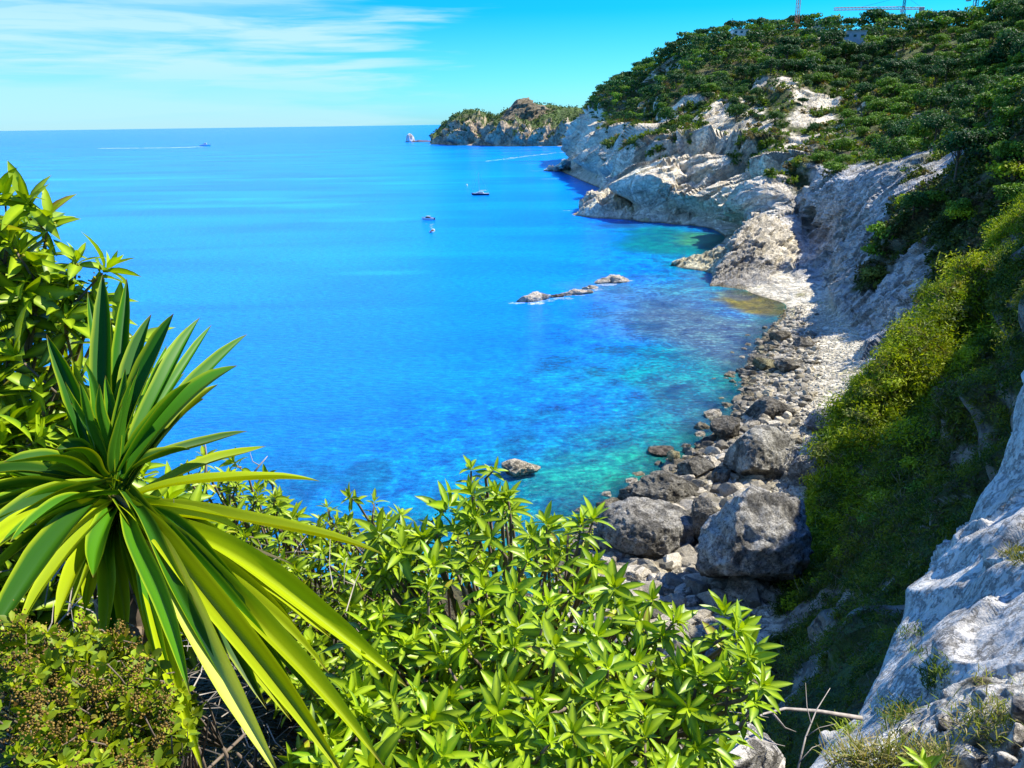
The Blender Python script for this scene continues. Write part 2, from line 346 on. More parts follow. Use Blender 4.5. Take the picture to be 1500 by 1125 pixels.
sec(W(-2, 44, 0), W(-1, 36, 5), W(-1, 20, 13), W(-.3, 9, 27.5), W(.1, 5.4, 34.2), W(.5, 3.9, 36.9), W(1.5, 1.4, 38.2), W(30, -8, 50), b=(-10, -2, -4))
sec(W(-25, 42, 0), W(-22, 36, 4), W(-14, 22, 14), W(-6, 11, 27), W(-4.4, 6, 34), W(-3.0, 4.2, 37.0), W(-2.5, .5, 38.2), W(8, -22, 44), b=(-10, 2, -4))
sec(W(-70, 30, 0), W(-66, 26, 4), W(-50, 14, 14), W(-38, 6, 26), W(-30, 0, 34), W(-24, -4, 37), W(-18, -8, 38.4), W(-10, -40, 44), b=(-10, 2, -4))
G, PU, PV = loft(S, 1.6, 6, 80, 100)
NU, NV = len(PU), len(PV)
U2 = PU[:, None] * np.ones(NV)[None]; V2 = PV[None, :] * np.ones(NU)[:, None]
dist = np.maximum(np.linalg.norm(G - np.array([0, 0, H]), axis=-1), 4)
n0 = normals(G); 
if np.mean(n0[..., 2]) < 0: n0 = -n0
PX0, PY0 = proj(G)
SPC = np.maximum(np.linalg.norm(np.gradient(G, axis=0), axis=-1), np.linalg.norm(np.gradient(G, axis=1), axis=-1))
def fd(per): return 1 - sm(SPC, per * .10, per * .25)
rocky = sm(V2, 1.9, 2.3) * (1 - sm(V2, 3.9, 4.6))
far = 1 - sm(U2, 8.5, 10.5)                       # 1 on the headland, 0 on the middle cliff and nearer
mid = sm(U2, 8.5, 10.5) * (1 - sm(U2, 14.5, 15.5))
nearz = sm(U2, 15.0, 16.2); veryn = sm(U2, 20.3, 21.6)
slope = sm(V2, 4.0, 5.0)
big = ridge(G * np.array([1, 1, .6]) / 60, 3)
amp = (rocky * (far * 7.5 + mid * 1.6 + nearz * .5) + slope * (far * 3.2 + mid * 2.2 + nearz * .8))
d = strata(G, 15.0) * amp * .75
d += rocky * far * (strata(G + 40, 5.2) * 2.6 * fd(5.2) + strata(G + 80, 1.9) * .8 * fd(1.9) + big * 4) + rocky * mid * (ridge(G * np.array([1, 1, .35]) / 9, 4) * 1.0 + strata(G, 4.2) * 1.0 * fd(4.2) + strata(G + 9, 1.5) * .3 * fd(1.5))
d += slope * far * (big * 9 + fbm(G / 22, 4) * 5) + slope * mid * (big * 4 + fbm(G / 14, 4) * 3)
d += nearz * (1 - veryn) * sm(V2, 2.0, 2.6) * (fbm(G / 9, 5) * 2.2 + fbm(G / 3.2, 3) * 1.0)
beach = sm(V2, 1.0, 1.15) * (1 - sm(V2, 1.8, 2.2))
d += beach * (fbm(G / 3.0, 5) * .55 + far * 1.5 * ridge(G / 12, 3)) * (1 - veryn)
mF = (far > .01) & (rocky + slope > .01) & (PX0 > 760) & (PX0 < 1560) & (PY0 < 480); mM = (mid > .01) & (rocky > .01) & (PX0 > 900) & (PX0 < 1600); mN = (nearz > .01) & (V2 > 1.9) & (PX0 > 1000) & (PX0 < 1600)
fc = fac(mF, G, 13) * 9.0 * fd(13) + fac(mF, G, 4.6, off=20) * 3.6 * fd(4.6) + fac(mF & (rocky > .01), G, 1.7, off=40) * 1.2 * fd(1.7)
d += fc * rocky * far * .95 + fc * slope * far * .35 + rocky * mid * (fac(mM, G, 8, off=60) * 2.6 + fac(mM, G, 2.8, off=70) * 1.0 + fac(mM, G, 1.1, off=75) * .35) + sm(V2, 1.9, 2.2) * nearz * (1 - veryn) * fac(mN, G, 3, off=80) * .7 * fd(3)
d += (fbm(G / 2.2, 4) * .5 + ridge(G / 5.5, 4) * .6) * np.clip(rocky * far + rocky * mid * .45, 0, 1)
d += veryn * fbm(G / 2.5, 5) * .4
nj_ = np.array([.66, .35, .66]); nb_ = np.array([-.62, .25, .74])
qj = G @ nj_ / 34 + fbm(G / 70, 3, off=12) * 1.3; qj = qj - np.floor(qj); d += rocky * far * np.where(qj < .33, qj / .33, (1 - qj) / .67) * 14
qb = G @ nb_ / 42 + fbm(G / 90, 3, off=45) * 1.0; qb = qb - np.floor(qb); d += slope * far * (1 - sm(V2, 6.2, 7.0)) * (1 - sm(U2, 6.5, 9.5)) * np.where(qb < .6, qb / .6, (1 - qb) / .4) * 13
d *= 1 - .75 * sm(V2, 6.0, 6.9)
d *= sm(V2, .15, 1.1) * .9 + .1
d = np.where(G[..., 2] < .2, d * .3, d)
hz = np.stack([n0[..., 0], n0[..., 1], n0[..., 2] * .6], -1)
d += nearz * (1 - veryn) * sm(V2, 5.2, 6.2) * (fbm(G / 13, 4, off=61) * 9)  # roughens the unseen upper rows to break up the shadow edge they cast
G1 = G + hz * d[..., None]
G1[..., 2] = np.where((V2 > 1.02) & (V2 < 2.2), np.maximum(G1[..., 2], .12 + .2 * sm(V2, 1, 1.3)), G1[..., 2])
nn = normals(G1)
if np.mean(nn[..., 2]) < 0: nn = -nn
PX, PY = proj(G1)
# --- where the ground is bare rock and where scrub holds on (1 = green)
veg = sm(V2 + fbm(G1 / 14, 4) * .75, 3.9, 4.5) * 1.0
veg = np.where(far > .5, sm(V2 + fbm(G1 / 26, 5) * 1.5 + fbm(G1 / 6, 3, off=5) * .5, 4.1, 4.5), veg)
veg *= 1 - (far > .5) * sm(U2, 3.5, 5.0) * (1 - sm(U2, 8.2, 9.2)) * (1 - sm(V2 + fbm(G1 / 20, 4, off=33) * 1.5, 4.25, 4.6)) * .9
veg *= sm(nn[..., 2] + fbm(G1 / 8, 3, off=77) * .25, .12, .38)
veg = np.where(U2 > 15.6, sm(V2 + fbm(G1 / 5, 4) * .5, 2.05, 2.5) * sm(nn[..., 2] + .4 * fbm(G1 / 3, 3), -.1, .1) * (1 - sm(fbm(G1 / 6, 4, off=91), .30, .42)), veg)
veg = np.where((U2 > 12.2) & (U2 <= 15.6), np.maximum(veg, sm(V2 + fbm(G1 / 9, 4) * .9, 3.2, 3.7)), veg)
def near_pt(px, py, u0=0, u1=99):
    m = np.where((U2 >= u0) & (U2 <= u1), (PX - px) ** 2 + (PY - py) ** 2, 1e9); k = np.argmin(m); return G1.reshape(-1, 3)[k], np.unravel_index(k, m.shape)
bare = [(1205, 150, 16, 10), (1225, 145, 9, 4), (1190, 175, 14, 6), (1170, 215, 12, 8), (1250, 150, 7, 4), (1240, 55, 22, 6), (1320, 55, 12, 5), (1385, 240, 10, 5), (1360, 265, 9, 4), (1375, 220, 6, 3),
        (1130, 75, 9, 4), (1060, 65, 12, 4), (1310, 175, 8, 4), (1340, 170, 6, 3), (1225, 262, 9, 4), (1050, 140, 10, 4), (1150, 125, 8, 4), (1100, 190, 16, 6), (1410, 190, 6, 3)]
for (bx, by, br, _) in bare:
    p, k = near_pt(bx, by, 3, 15); dd = np.linalg.norm(G1 - p, axis=-1) + fbm(G1 / 5, 4) * br * .7
    veg *= sm(dd, br * .5, br * 1.0)
for (bx, by, br) in [(1150, 262, 8), (1230, 235, 14), (1010, 200, 9), (955, 195, 5), (1120, 200, 12), (1300, 345, 7), (1275, 405, 5), (1140, 245, 6), (1290, 225, 15), (1165, 270, 5)]:
    p, k = near_pt(bx, by, 3, 15); dd = np.linalg.norm(G1 - p, axis=-1) + fbm(G1 / 4, 4) * br * .7
    veg = np.maximum(veg, 1 - sm(dd, br * .6, br))
veg[:, :] = np.where(V2 < 1.9, 0, veg)
# --- stone colours
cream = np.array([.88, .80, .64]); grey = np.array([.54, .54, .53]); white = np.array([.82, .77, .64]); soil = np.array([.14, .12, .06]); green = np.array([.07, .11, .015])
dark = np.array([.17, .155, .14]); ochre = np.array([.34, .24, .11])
nz = fbm(G1 / 18, 4)[..., None]; nz2 = fbm(G1 / 5, 4, off=9)[..., None]
tone = cream * (1 + .22 * nz) * np.ones_like(G1)
tone = tone + (ochre - tone) * np.clip(nz2 * 1.6 - .5, 0, .45) * far[..., None]
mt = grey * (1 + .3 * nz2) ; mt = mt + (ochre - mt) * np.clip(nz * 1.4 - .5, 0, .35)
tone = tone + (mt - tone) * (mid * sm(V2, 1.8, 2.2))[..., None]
bt = white * (1 + .12 * nz2) ; bt = bt + (np.array([.45, .43, .17]) - bt) * np.clip(fbm(G1 / 4, 3, off=55)[..., None] * 3 - .8, 0, .7)
bw = np.clip(beach, 0, 1) * (1 - sm(U2, 19.5, 20.5)); tone = tone + (bt - tone) * bw[..., None]
wet = (1 - sm(G1[..., 2] + fbm(G1 / 2, 3) * .3, .1, .75)) * (far * .5 + .5); tone = tone + (np.array([.13, .115, .06]) - tone) * (wet * .85)[..., None]
nt_ = np.array([.33, .31, .27]) * (1 + .2 * nz2); tone = tone + (nt_ - tone) * (nearz * sm(V2, 2, 2.3))[..., None]
gc = green + (np.array([.10, .085, .04]) - green) * sm(nz2, -.1, .6); tone = tone + (gc - tone) * (veg[..., None] * .93)
# the brown weed pool at the head of the bay and the grey-green sea bed
bp_ = Z(1130, 447, 0)
sub = (G1[..., 2] < .05)
sb = np.array([.03, .20, .17]) * (1 + .4 * nz2) ; sb = sb + (np.array([.10, .10, .11]) - sb) * sm(fbm(G1 / 7, 4, off=3), -.2, .3)[..., None]
tone = np.where(sub[..., None], sb, tone)
tone = np.clip(tone, .01, .9)
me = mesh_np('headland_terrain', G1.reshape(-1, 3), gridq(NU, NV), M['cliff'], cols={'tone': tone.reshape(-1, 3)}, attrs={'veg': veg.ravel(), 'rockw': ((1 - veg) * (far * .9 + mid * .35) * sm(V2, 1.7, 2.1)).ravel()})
link('hillside_terrain', me, kind='structure')

def blend(K, step, fn, name, mat, colf, lo=4, hi=60, **kw):
    G, pu, pv = loft(K, step, lo, hi); n = normals(G)
    if np.mean(n[..., 2]) < 0: n = -n
    U = pu[:, None] * np.ones(len(pv)); V = pv[None] * np.ones(len(pu))[:, None]
    G = G + n * fn(G, U, V)[..., None]; n = normals(G)
    if np.mean(n[..., 2]) < 0: n = -n
    me = mesh_np(name, G.reshape(-1, 3), gridq(*G.shape[:2]), mat, cols={'tone': np.clip(colf(G, U, V, n), .01, .9).reshape(-1, 3)}, attrs={'rockw': np.full(G.shape[:2], .6)})
    return link(name, me, **kw), G, n
def spur(crest, front, name, amp, stone, wb=1.0, **kw):
    """a rock rib: foot on the seaward side, crest, foot behind"""
    K = []
    for c, f in zip(crest, front):
        b = 2 * c - f; b = W(c[0] + (c[0] - f[0]) * wb + 2, c[1] + abs(c[1] - f[1]) * wb + 4, -1.5)
        f2 = W(f[0], f[1] - 1, -1.5)
        K.append([f2, f, f * .55 + c * .45 + W(-.5, -1, -.2) * amp * .3, c, c * .5 + b * .5 + W(0, 0, 1.0), b])
    fn = lambda G, U, V: (facets(G, 4.5 * amp) * 2.6 + facets(G, 1.6 * amp, off=9) * .9 + strata(G, 7.0 * amp) * 1.0 + ridge(G / (6 * amp), 4) * .8 + strata(G, 2.2 * amp) * .5 + fbm(G / (1.5 * amp), 3) * .3) * amp * sm(G[..., 2], -.5, 2.0)
    def cf(G, U, V, n):
        t = stone * (1 + .25 * fbm(G / 6, 4)[..., None]) * np.ones_like(G)
        wt = 1 - sm(G[..., 2] + fbm(G / 2, 3) * .3, .1, .9); return t + (np.array([.16, .14, .08]) - t) * (wt * .8)[..., None]
    return blend(K, 1.6, fn, name, M['cliff'], cf, **kw)
CR = np.array([.88, .80, .64])
spur([P(838, 314, 373), P(868, 288, 382), P(897, 264, 393), P(925, 262, 408), P(945, 268, 430)],
     [Z(838, 315, 0), Z(868, 319, 0), Z(900, 321, 0), Z(930, 322, 0), Z(950, 323, 0)], 'rock_spur', 1.3, CR,
     label='pale pointed rock spur with a shaded hollow, running into the sea under the headland', cat='rock spur')
spur([P(950, 318, 350), P(972, 284, 358), P(985, 266, 366), P(1004, 262, 380)], [Z(945, 324, 0), Z(968, 327, 0), Z(990, 329, 0), Z(1010, 330, 0)], 'rock_spur', 1.0, CR,
     label='narrow white rock fin at the cliff foot, beside the pointed spur', cat='rock spur')
def slab(K, name, amp, stone, **kw):
    K = [[W(k[0][0], k[0][1] - 2, -1.5)] + k + [W(k[-1][0] + 3, k[-1][1] + 14, max(0, k[-1][2] - 12))] for k in K]
    fn = lambda G, U, V: (facets(G, 5 * amp) * 2.0 + facets(G, 1.8 * amp, off=9) * .9 + strata(G, 5.0 * amp) * .6 + ridge(G / (5 * amp), 4) * .5 + strata(G, 1.7 * amp) * .4 + fbm(G / (1.2 * amp), 3) * .25) * amp * sm(G[..., 2], -.5, 2.0)
    def cf(G, U, V, n):
        t = stone * (1 + .2 * fbm(G / 6, 4)[..., None]) * np.ones_like(G); t = t + (np.array([.34, .34, .34]) - t) * (sm(V, .9, 1.2) * (1 - sm(V, 2.4, 2.9)))[..., None] * .7  # steep front face greyed: its shade is put into the stone colour
        wt = 1 - sm(G[..., 2] + fbm(G / 2, 3) * .3, .1, .9); return t + (np.array([.16, .14, .08]) - t) * (wt * .8)[..., None]
    return blend(K, 1.5, fn, name, M['cliff'], cf, **kw)
slab([[Z(1040, 419), P(1042, 413, 204), P(1046, 404, 208), P(1053, 398, 212), P(1062, 405, 225)],
      [Z(1064, 421), P(1063, 400, 207), P(1070, 362, 213), P(1082, 343, 222), P(1096, 350, 240)],
      [Z(1098, 423, .3), P(1090, 395, 209), P(1089, 338, 217), P(1104, 317, 232), P(1120, 330, 250)],
      [Z(1130, 422, .6), P(1120, 400, 209), P(1113, 362, 215), P(1134, 322, 232), P(1147, 340, 250)],
      [Z(1160, 424, 1), P(1150, 410, 209), P(1140, 386, 215), P(1160, 348, 230), P(1173, 368, 245)],
      [Z(1190, 428, 1), P(1176, 416, 209), P(1163, 390, 216), P(1173, 372, 228), P(1186, 390, 240)]], 'rock_promontory', .7, np.array([.72, .67, .56]),
     label='blunt rock promontory with a sunlit tilted top slab between the cove and the beach', cat='rock promontory')
slab([[P(893, 283, 475), P(900, 250, 480), P(926, 203, 500), P(946, 186, 535), P(962, 200, 560)],
      [P(958, 306, 368), P(962, 272, 375), P(972, 236, 385), P(1000, 198, 425), P(1016, 205, 455)],
      [P(1008, 319, 345), P(1013, 302, 348), P(1028, 272, 355), P(1062, 240, 388), P(1076, 250, 412)],
      [P(1050, 324, 330), P(1052, 314, 333), P(1062, 294, 338), P(1086, 276, 362), P(1096, 285, 382)]], 'rock_slab', 1.5, np.array([.88, .80, .64]),
     label='long pale slab slanting down to the right across the headland cliff', cat='rock slab')
spur([Z(984, 386, .6), Z(1005, 380, 1.8), Z(1035, 372, 3.0), Z(1062, 362, 5), Z(1090, 345, 8)],
     [Z(982, 388, 0), Z(1000, 393, 0), Z(1030, 396, .2), Z(1052, 400, .5), Z(1075, 400, 1)], 'rock_spur', .45, np.array([.66, .62, .44]), wb=.8,
     label='low yellowish rock ledge pointing into the water in front of the green cove', cat='rock spur')
spur([Z(845, 252, 2), P(862, 228, 640), P(882, 218, 655), P(900, 215, 680)], [Z(838, 256, 0), Z(855, 260, 0), Z(878, 263, 0), Z(895, 262, 0)], 'rock_spur', 1.5, CR,
     label='rounded cream rock knob at the sea edge below the far cliff', cat='rock spur')
spur([Z(797, 249, .5), Z(815, 243, 5), Z(835, 232, 14)], [Z(796, 250, 0), Z(815, 251, 0), Z(838, 250, 0)], 'rock_spur', 1.3, CR,
     label='thin rock ledge at the outermost tip of the headland', cat='rock spur')

# ------------------------------------------------------------------ far cape
xs = [628, 640, 652, 668, 690, 712, 726, 742, 762, 782, 810, 840, 880, 940]
sk = [211, 195, 180, 169, 163, 168, 171, 165, 160, 155, 157, 160, 163, 168]
ct = [211, 203, 196, 186, 184, 190, 190, 187, 190, 192, 194, 197, 199, 200]
K = []
for i, (x, s_, c_) in enumerate(zip(xs, sk, ct)):
    y0 = 211.5 + (i > 2) * 1.5 + (i > 5) * 1.2; f = Z(x, y0, 0); Yf = f[1]
    K.append([W(f[0], Yf - 20, -6), f, P(x + .5, (y0 + c_) / 2 + 1, Yf + 10), P(x + 2, c_, Yf + 32), P(x + 2, (c_ + s_) / 2, Yf + 110), P(x, s_, Yf + 190), W(f[0] * 1.2, Yf + 400, -5)])
def cape_fn(G, U, V): return (facets(G, 30) * 9 + facets(G, 11, off=4) * 4 + strata(G, 34) * 20 + ridge(G / 45, 4) * 12 + ridge(G / 14, 3) * 4) * sm(G[..., 2], 0, 8) * (1 - sm(V, 3.4, 4.2) * .75)
def cape_col(G, U, V, n):
    t = np.array([.48, .39, .27]) * (1 + .3 * fbm(G / 30, 4)[..., None]) * np.ones_like(G)
    v = sm(V + fbm(G / 45, 4) * .9, 2.9, 3.4) * sm(n[..., 2] + .2 * fbm(G / 20, 3), .15, .4)
    g = np.array([.10, .15, .05]) * (1 + .5 * fbm(G / 16, 4, off=4)[..., None]); return t + (g - t) * v[..., None]
M['cape'] = rockmat('cape_rock', .03, .25, .05, 6.0)
_, GC, NC = blend(K, 1.0, cape_fn, 'cape', M['cape'], cape_col, hi=40, kind='structure')
# the bare knoll on the cape, steep on its seaward side
K = []
for x, s_, b_, dy in [(716, 186, 189, 0), (730, 172, 189, 10), (744, 157, 190, 20), (758, 148, 190, 28), (772, 147, 188, 34), (788, 152, 185, 40), (808, 158, 178, 50), (830, 162, 172, 60)]:
    Yk = 1560 + dy; K.append([P(x, b_ + 4, Yk), P(x + 2, (b_ + s_) / 2 + 3, Yk + 12), P(x + 3, s_ + 2, Yk + 30), P(x + 1, s_, Yk + 60), P(x, b_, Yk + 140)])
blend(K, 1.0, lambda G, U, V: (facets(G, 26) * 7 + facets(G, 9, off=4) * 3 + ridge(G / 30, 4) * 3 - 3), 'cape_knoll', M['cape'],
      lambda G, U, V, n: np.array([.24, .20, .13]) * (1 + .3 * fbm(G / 20, 4)[..., None]) * np.ones_like(G), hi=40, kind='structure')
# ------------------------------------------------------------------ the sea
m, t, b, o = newmat('sea_water'); M['sea'] = m
g = N(t, 'ShaderNodeNewGeometry'); pos = g.outputs['Position']
col = N(t, 'ShaderNodeVertexColor', layer_name='tone').outputs[0]
sh = N(t, 'ShaderNodeAttribute', attribute_name='shallow').outputs['Fac']; fo = N(t, 'ShaderNodeAttribute', attribute_name='foam').outputs['Fac']
mp = N(t, 'ShaderNodeMapping'); mp.inputs['Scale'].default_value = (.006, .022, 1); mp.inputs['Rotation'].default_value = (0, 0, R(-10)); L(t, pos, mp.inputs[0])
st_ = N(t, 'ShaderNodeTexNoise', i_Scale=1.0, i_Detail=7.0, i_Roughness=.6, i_Distortion=.6); L(t, mp.outputs[0], st_.inputs['Vector'])
sr = ramp(t, [(.38, (.72, .80, .93)), (.52, (1, 1, 1)), (.64, (1.1, 1.18, 1.03)), (.76, (1.8, 1.5, 1.1))]); L(t, st_.outputs[0], sr.inputs[0])
c1 = mixc(t, 1.0, col, sr.outputs[0], 'MULTIPLY')
mo = N(t, 'ShaderNodeTexNoise', i_Scale=.22, i_Detail=8.0, i_Roughness=.7); L(t, pos, mo.inputs['Vector'])
mr = ramp(t, [(.36, (.35, .45, .75)), (.5, (1, 1, 1)), (.66, (1.5, 1.7, 1.25))]); L(t, mo.outputs[0], mr.inputs[0])
c2 = mixc(t, sh, c1, mixc(t, 1.0, c1, mr.outputs[0], 'MULTIPLY'))
wmp = N(t, 'ShaderNodeMapping'); wmp.inputs['Scale'].default_value = (.55, 1.4, 1); wmp.inputs['Rotation'].default_value = (0, 0, R(-8)); L(t, pos, wmp.inputs[0])
wv1 = N(t, 'ShaderNodeTexNoise', i_Scale=1.0, i_Detail=6.0, i_Roughness=.6); L(t, wmp.outputs[0], wv1.inputs['Vector'])
wr = ramp(t, [(.35, (.60, .74, .86)), (.65, (1.35, 1.22, 1.08))]); L(t, wv1.outputs[0], wr.inputs[0])
mo2 = N(t, 'ShaderNodeTexNoise', i_Scale=1.1, i_Detail=6.0, i_Roughness=.7); L(t, pos, mo2.inputs['Vector'])
mr2 = ramp(t, [(.38, (.45, .55, .75)), (.52, (1, 1, 1)), (.62, (1.7, 1.7, 1.4))]); L(t, mo2.outputs[0], mr2.inputs[0])
c2 = mixc(t, mth(t, 'MULTIPLY', sh, .8), c2, mixc(t, 1.0, c2, mr2.outputs[0], 'MULTIPLY'))
c3 = mixc(t, 1.0, c2, wr.outputs[0], 'MULTIPLY')
fn_ = N(t, 'ShaderNodeTexNoise', i_Scale=.9, i_Detail=10.0, i_Roughness=.82); L(t, pos, fn_.inputs['Vector'])
fm = mth(t, 'MULTIPLY', mth(t, 'SUBTRACT', mth(t, 'ADD', fo, fn_.outputs[0]), 1.0), 6.0, True)
c4 = mixc(t, fm, c3, (.8, .86, .86)); L(t, c4, b.inputs['Base Color'])
b.inputs['Roughness'].default_value = .22; b.inputs['IOR'].default_value = 1.33; b.inputs['Specular IOR Level'].default_value = .32
bp = N(t, 'ShaderNodeBump', i_Strength=.9, i_Distance=.6); L(t, wv1.outputs[0], bp.inputs['Height']); L(t, bp.outputs[0], b.inputs['Normal'])
tr = N(t, 'ShaderNodeBsdfTransparent'); tr.inputs[0].default_value = (.62, .90, .92, 1)
al = N(t, 'ShaderNodeAttribute', attribute_name='clear').outputs['Fac']
mx = N(t, 'ShaderNodeMixShader'); L(t, mth(t, 'MULTIPLY', al, mth(t, 'SUBTRACT', 1.0, fm)), mx.inputs[0]); L(t, b.outputs[0], mx.inputs[1]); L(t, tr.outputs[0], mx.inputs[2]); L(t, mx.outputs[0], o.inputs[0])

yy = np.concatenate([np.arange(-120, 30, 10), np.arange(30, 240, 1.0), np.geomspace(240, 60000, 240)])
uu = np.concatenate([np.linspace(-1.6, -.72, 20), np.linspace(-.7, .7, 420), np.linspace(.72, 1.6, 20)])
ys = yy[:, None] * np.ones(len(uu)); xs_ = uu[None] * (np.maximum(np.abs(yy), 60) + 40)[:, None]
SEA = np.stack([xs_, ys, np.zeros_like(ys)], -1)
# shore distance from the shore row of the coast loft
k1 = np.argmin(np.abs(PV - 1.0)); shore = G1[:, k1, :2][::2]
fl = SEA.reshape(-1, 3)[:, :2]; sd_ = np.full(len(fl), 400.0)
msk = (fl[:, 1] > -60) & (fl[:, 1] < 1100) & (np.abs(fl[:, 0]) < 320); ii = np.where(msk)[0]
for c in range(0, len(ii), 8000):
    q = fl[ii[c:c + 8000]]; sd_[ii[c:c + 8000]] = np.sqrt(((q[:, None] - shore[None]) ** 2).sum(-1).min(1))
x, y = fl[:, 0], fl[:, 1]; p3 = np.stack([x, y, 0 * x], -1)
deep = np.array([.0, .235, .77]); tone = np.ones((len(fl), 3)) * deep
def blob(cx, cy, rx, ry, rot=0, soft=.6, nsc=12, namp=.35):
    c, s = math.cos(rot), math.sin(rot); a = (x - cx) * c + (y - cy) * s; bb = -(x - cx) * s + (y - cy) * c
    r = np.hypot(a / rx, bb / ry) + fbm(p3 / nsc, 4) * namp; return 1 - sm(r, 1 - soft, 1 + soft * .3)
def put(w_, c): 
    global tone
    tone = tone + (np.array(c) - tone) * w_[:, None]
far_ = sm(y, 600, 2500); put(far_ * .85, (.0, .18, .74))
nearm = 1 - sm(y, 70, 230); put(nearm * .8, (.0, .16, .42))
for px_, py_, rx_, ry_, a_ in [(300, 302, 55, 9, -.1), (360, 292, 60, 8, -.15), (240, 296, 40, 5, 0), (480, 300, 30, 12, 0), (560, 322, 26, 10, 0), (430, 262, 80, 14, 0), (180, 262, 120, 16, 0), (640, 268, 50, 14, 0), (560, 400, 16, 5, 0)]:
    c_ = Z(px_, py_); put(blob(c_[0], c_[1], rx_, ry_, a_, .8, 26, .6) * .6, (.01, .42, .86))          # nearer water turns teal
put((1 - sm(sd_ + fbm(p3 / 10, 4) * 16, 4, 34)) * (1 - sm(y, 230, 330)), (.0, .20, .34))
put((1 - sm(sd_ + fbm(p3 / 6, 4) * 9, 1, 17)) * (1 - sm(y, 130, 150)), (.01, .165, .19))
c_ = Z(1000, 455); put(blob(c_[0], c_[1], 24, 44, R(12), .5) * .65, (.07, .16, .25))   # grey-violet weed bed in the bay
c_ = Z(1075, 500); put(blob(c_[0], c_[1], 15, 46, R(14), .5) * .75, (.08, .13, .18))
c_ = Z(1040, 600); put(blob(c_[0], c_[1], 8, 22, R(10), .6) * .55, (.05, .09, .17))
c_ = Z(985, 352); put(blob(c_[0], c_[1], 26, 46, R(-8), .5) * .9, (.0, .20, .17))     # green cove
c_ = Z(1030, 350); put(blob(c_[0], c_[1], 12, 26, 0, .5) * .8, (.06, .27, .12))
c_ = Z(905, 330); put(blob(c_[0], c_[1], 14, 12, 0, .5) * .6, (.02, .07, .10))
c_ = Z(1130, 445); put(blob(c_[0], c_[1], 11, 16, R(10), .35, 6) * .97, (.20, .14, .004))  # brown weed pool
c_ = Z(1085, 430); put(blob(c_[0], c_[1], 9, 5, R(0), .5, 4) * .6, (.20, .20, .08))
c_ = Z(940, 690); put(blob(c_[0], c_[1], 17, 11, R(20), .6, 5, .6) * .7, (.01, .25, .20))
c_ = Z(1010, 560); put(blob(c_[0], c_[1], 12, 26, R(14), .6, 7, .6) * .55, (.0, .20, .26))
patch = sm(fbm(p3 / 9, 5, off=21), .08, .4) * (1 - sm(sd_, 30, 55)) * (1 - sm(y, 170, 260)); put(patch * .55, (.0, .06, .16))
shal = np.clip(1 - sm(sd_, 14, 60), 0, 1) * (1 - sm(y, 300, 420))
clear = (1 - sm(sd_ + fbm(p3 / 3, 3) * 2, .5, 7)) * .55 * (1 - sm(y, 420, 700))
foam = (1 - sm(sd_, 0, 2.2 + 5 * sm(y, 300, 700))) * (.50 + .06 * sm(y, 320, 420))
def foamat(px, py, rx, ry, a):
    global foam
    c = Z(px, py); a = min(a, .57) - .03 * (py < 330); foam = np.maximum(foam, (1 - sm(np.hypot((x - c[0]) / rx, (y - c[1]) / ry), .3, 1)) * a)
for q in [(757, 444, 5, 3, .55), (785, 444, 5, 4, .57), (800, 440, 5, 4, .52), (825, 437, 6, 4, .53), (848, 432, 6, 3, .54), (868, 424, 6, 4, .53), (890, 417, 7, 4, .55), (915, 411, 5, 4, .57), (832, 309, 8, 8, .68), (835, 318, 7, 3, .65),
          (790, 250, 22, 14, .7), (810, 262, 22, 10, .62), (862, 293, 14, 10, .62), (780, 240, 28, 10, .55), (700, 214, 90, 14, .5), (790, 214, 90, 14, .6), (760, 700, 3, 2, .45)]:
    foamat(*q)
me = mesh_np('sea', SEA.reshape(-1, 3), gridq(len(yy), len(uu)), M['sea'], cols={'tone': tone}, attrs={'shallow': shal, 'clear': clear, 'foam': foam})
sea_o = link('sea', me, kind='structure')
bm_ = MB(); bm_.add([(-9000, -200, -9), (9000, -200, -9), (9000, 4000, -9), (-9000, 4000, -9)], [(0, 1, 2, 3)])
M['bed'] = plain('sea_bed_sand', (.04, .14, .14), .9, 0, .4, .1)
bm_.build('sea_bed', M['bed'], kind='structure')
M['foam'] = plain('foam', (.75, .85, .88), .6, 0, .1, 1)
def streak(pts, w0, w1, name, dens, **kw):
    """broken foam: many small flakes along a line on the water"""
    pts = np.array(pts); T_ = []; V_ = []
    for k in range(dens):
        t_ = random.random(); s_ = t_ * (len(pts) - 1); i = min(int(s_), len(pts) - 2); p = pts[i] * (1 - s_ + i) + pts[i + 1] * (s_ - i)
        wd = w0 + (w1 - w0) * t_; a = random.random() * 3.14; r_ = wd * random.uniform(.15, .4)
        c = p + np.array([random.gauss(0, wd * .8), random.gauss(0, wd * .45), .05 + .004 * (k % 7)])
        q = len(V_); n_ = 6
        V_ += [tuple(c + np.array([math.cos(a + j * 6.28 / n_) * r_ * random.uniform(.6, 2.6), math.sin(a + j * 6.28 / n_) * r_ * random.uniform(.3, .9), 0])) for j in range(n_)]
        T_ += [(q, q + j, q + j + 1) for j in range(1, n_ - 1)]
    return link(name, mesh_np(name, V_, None, M['foam'], T=T_, smooth=False), **kw)
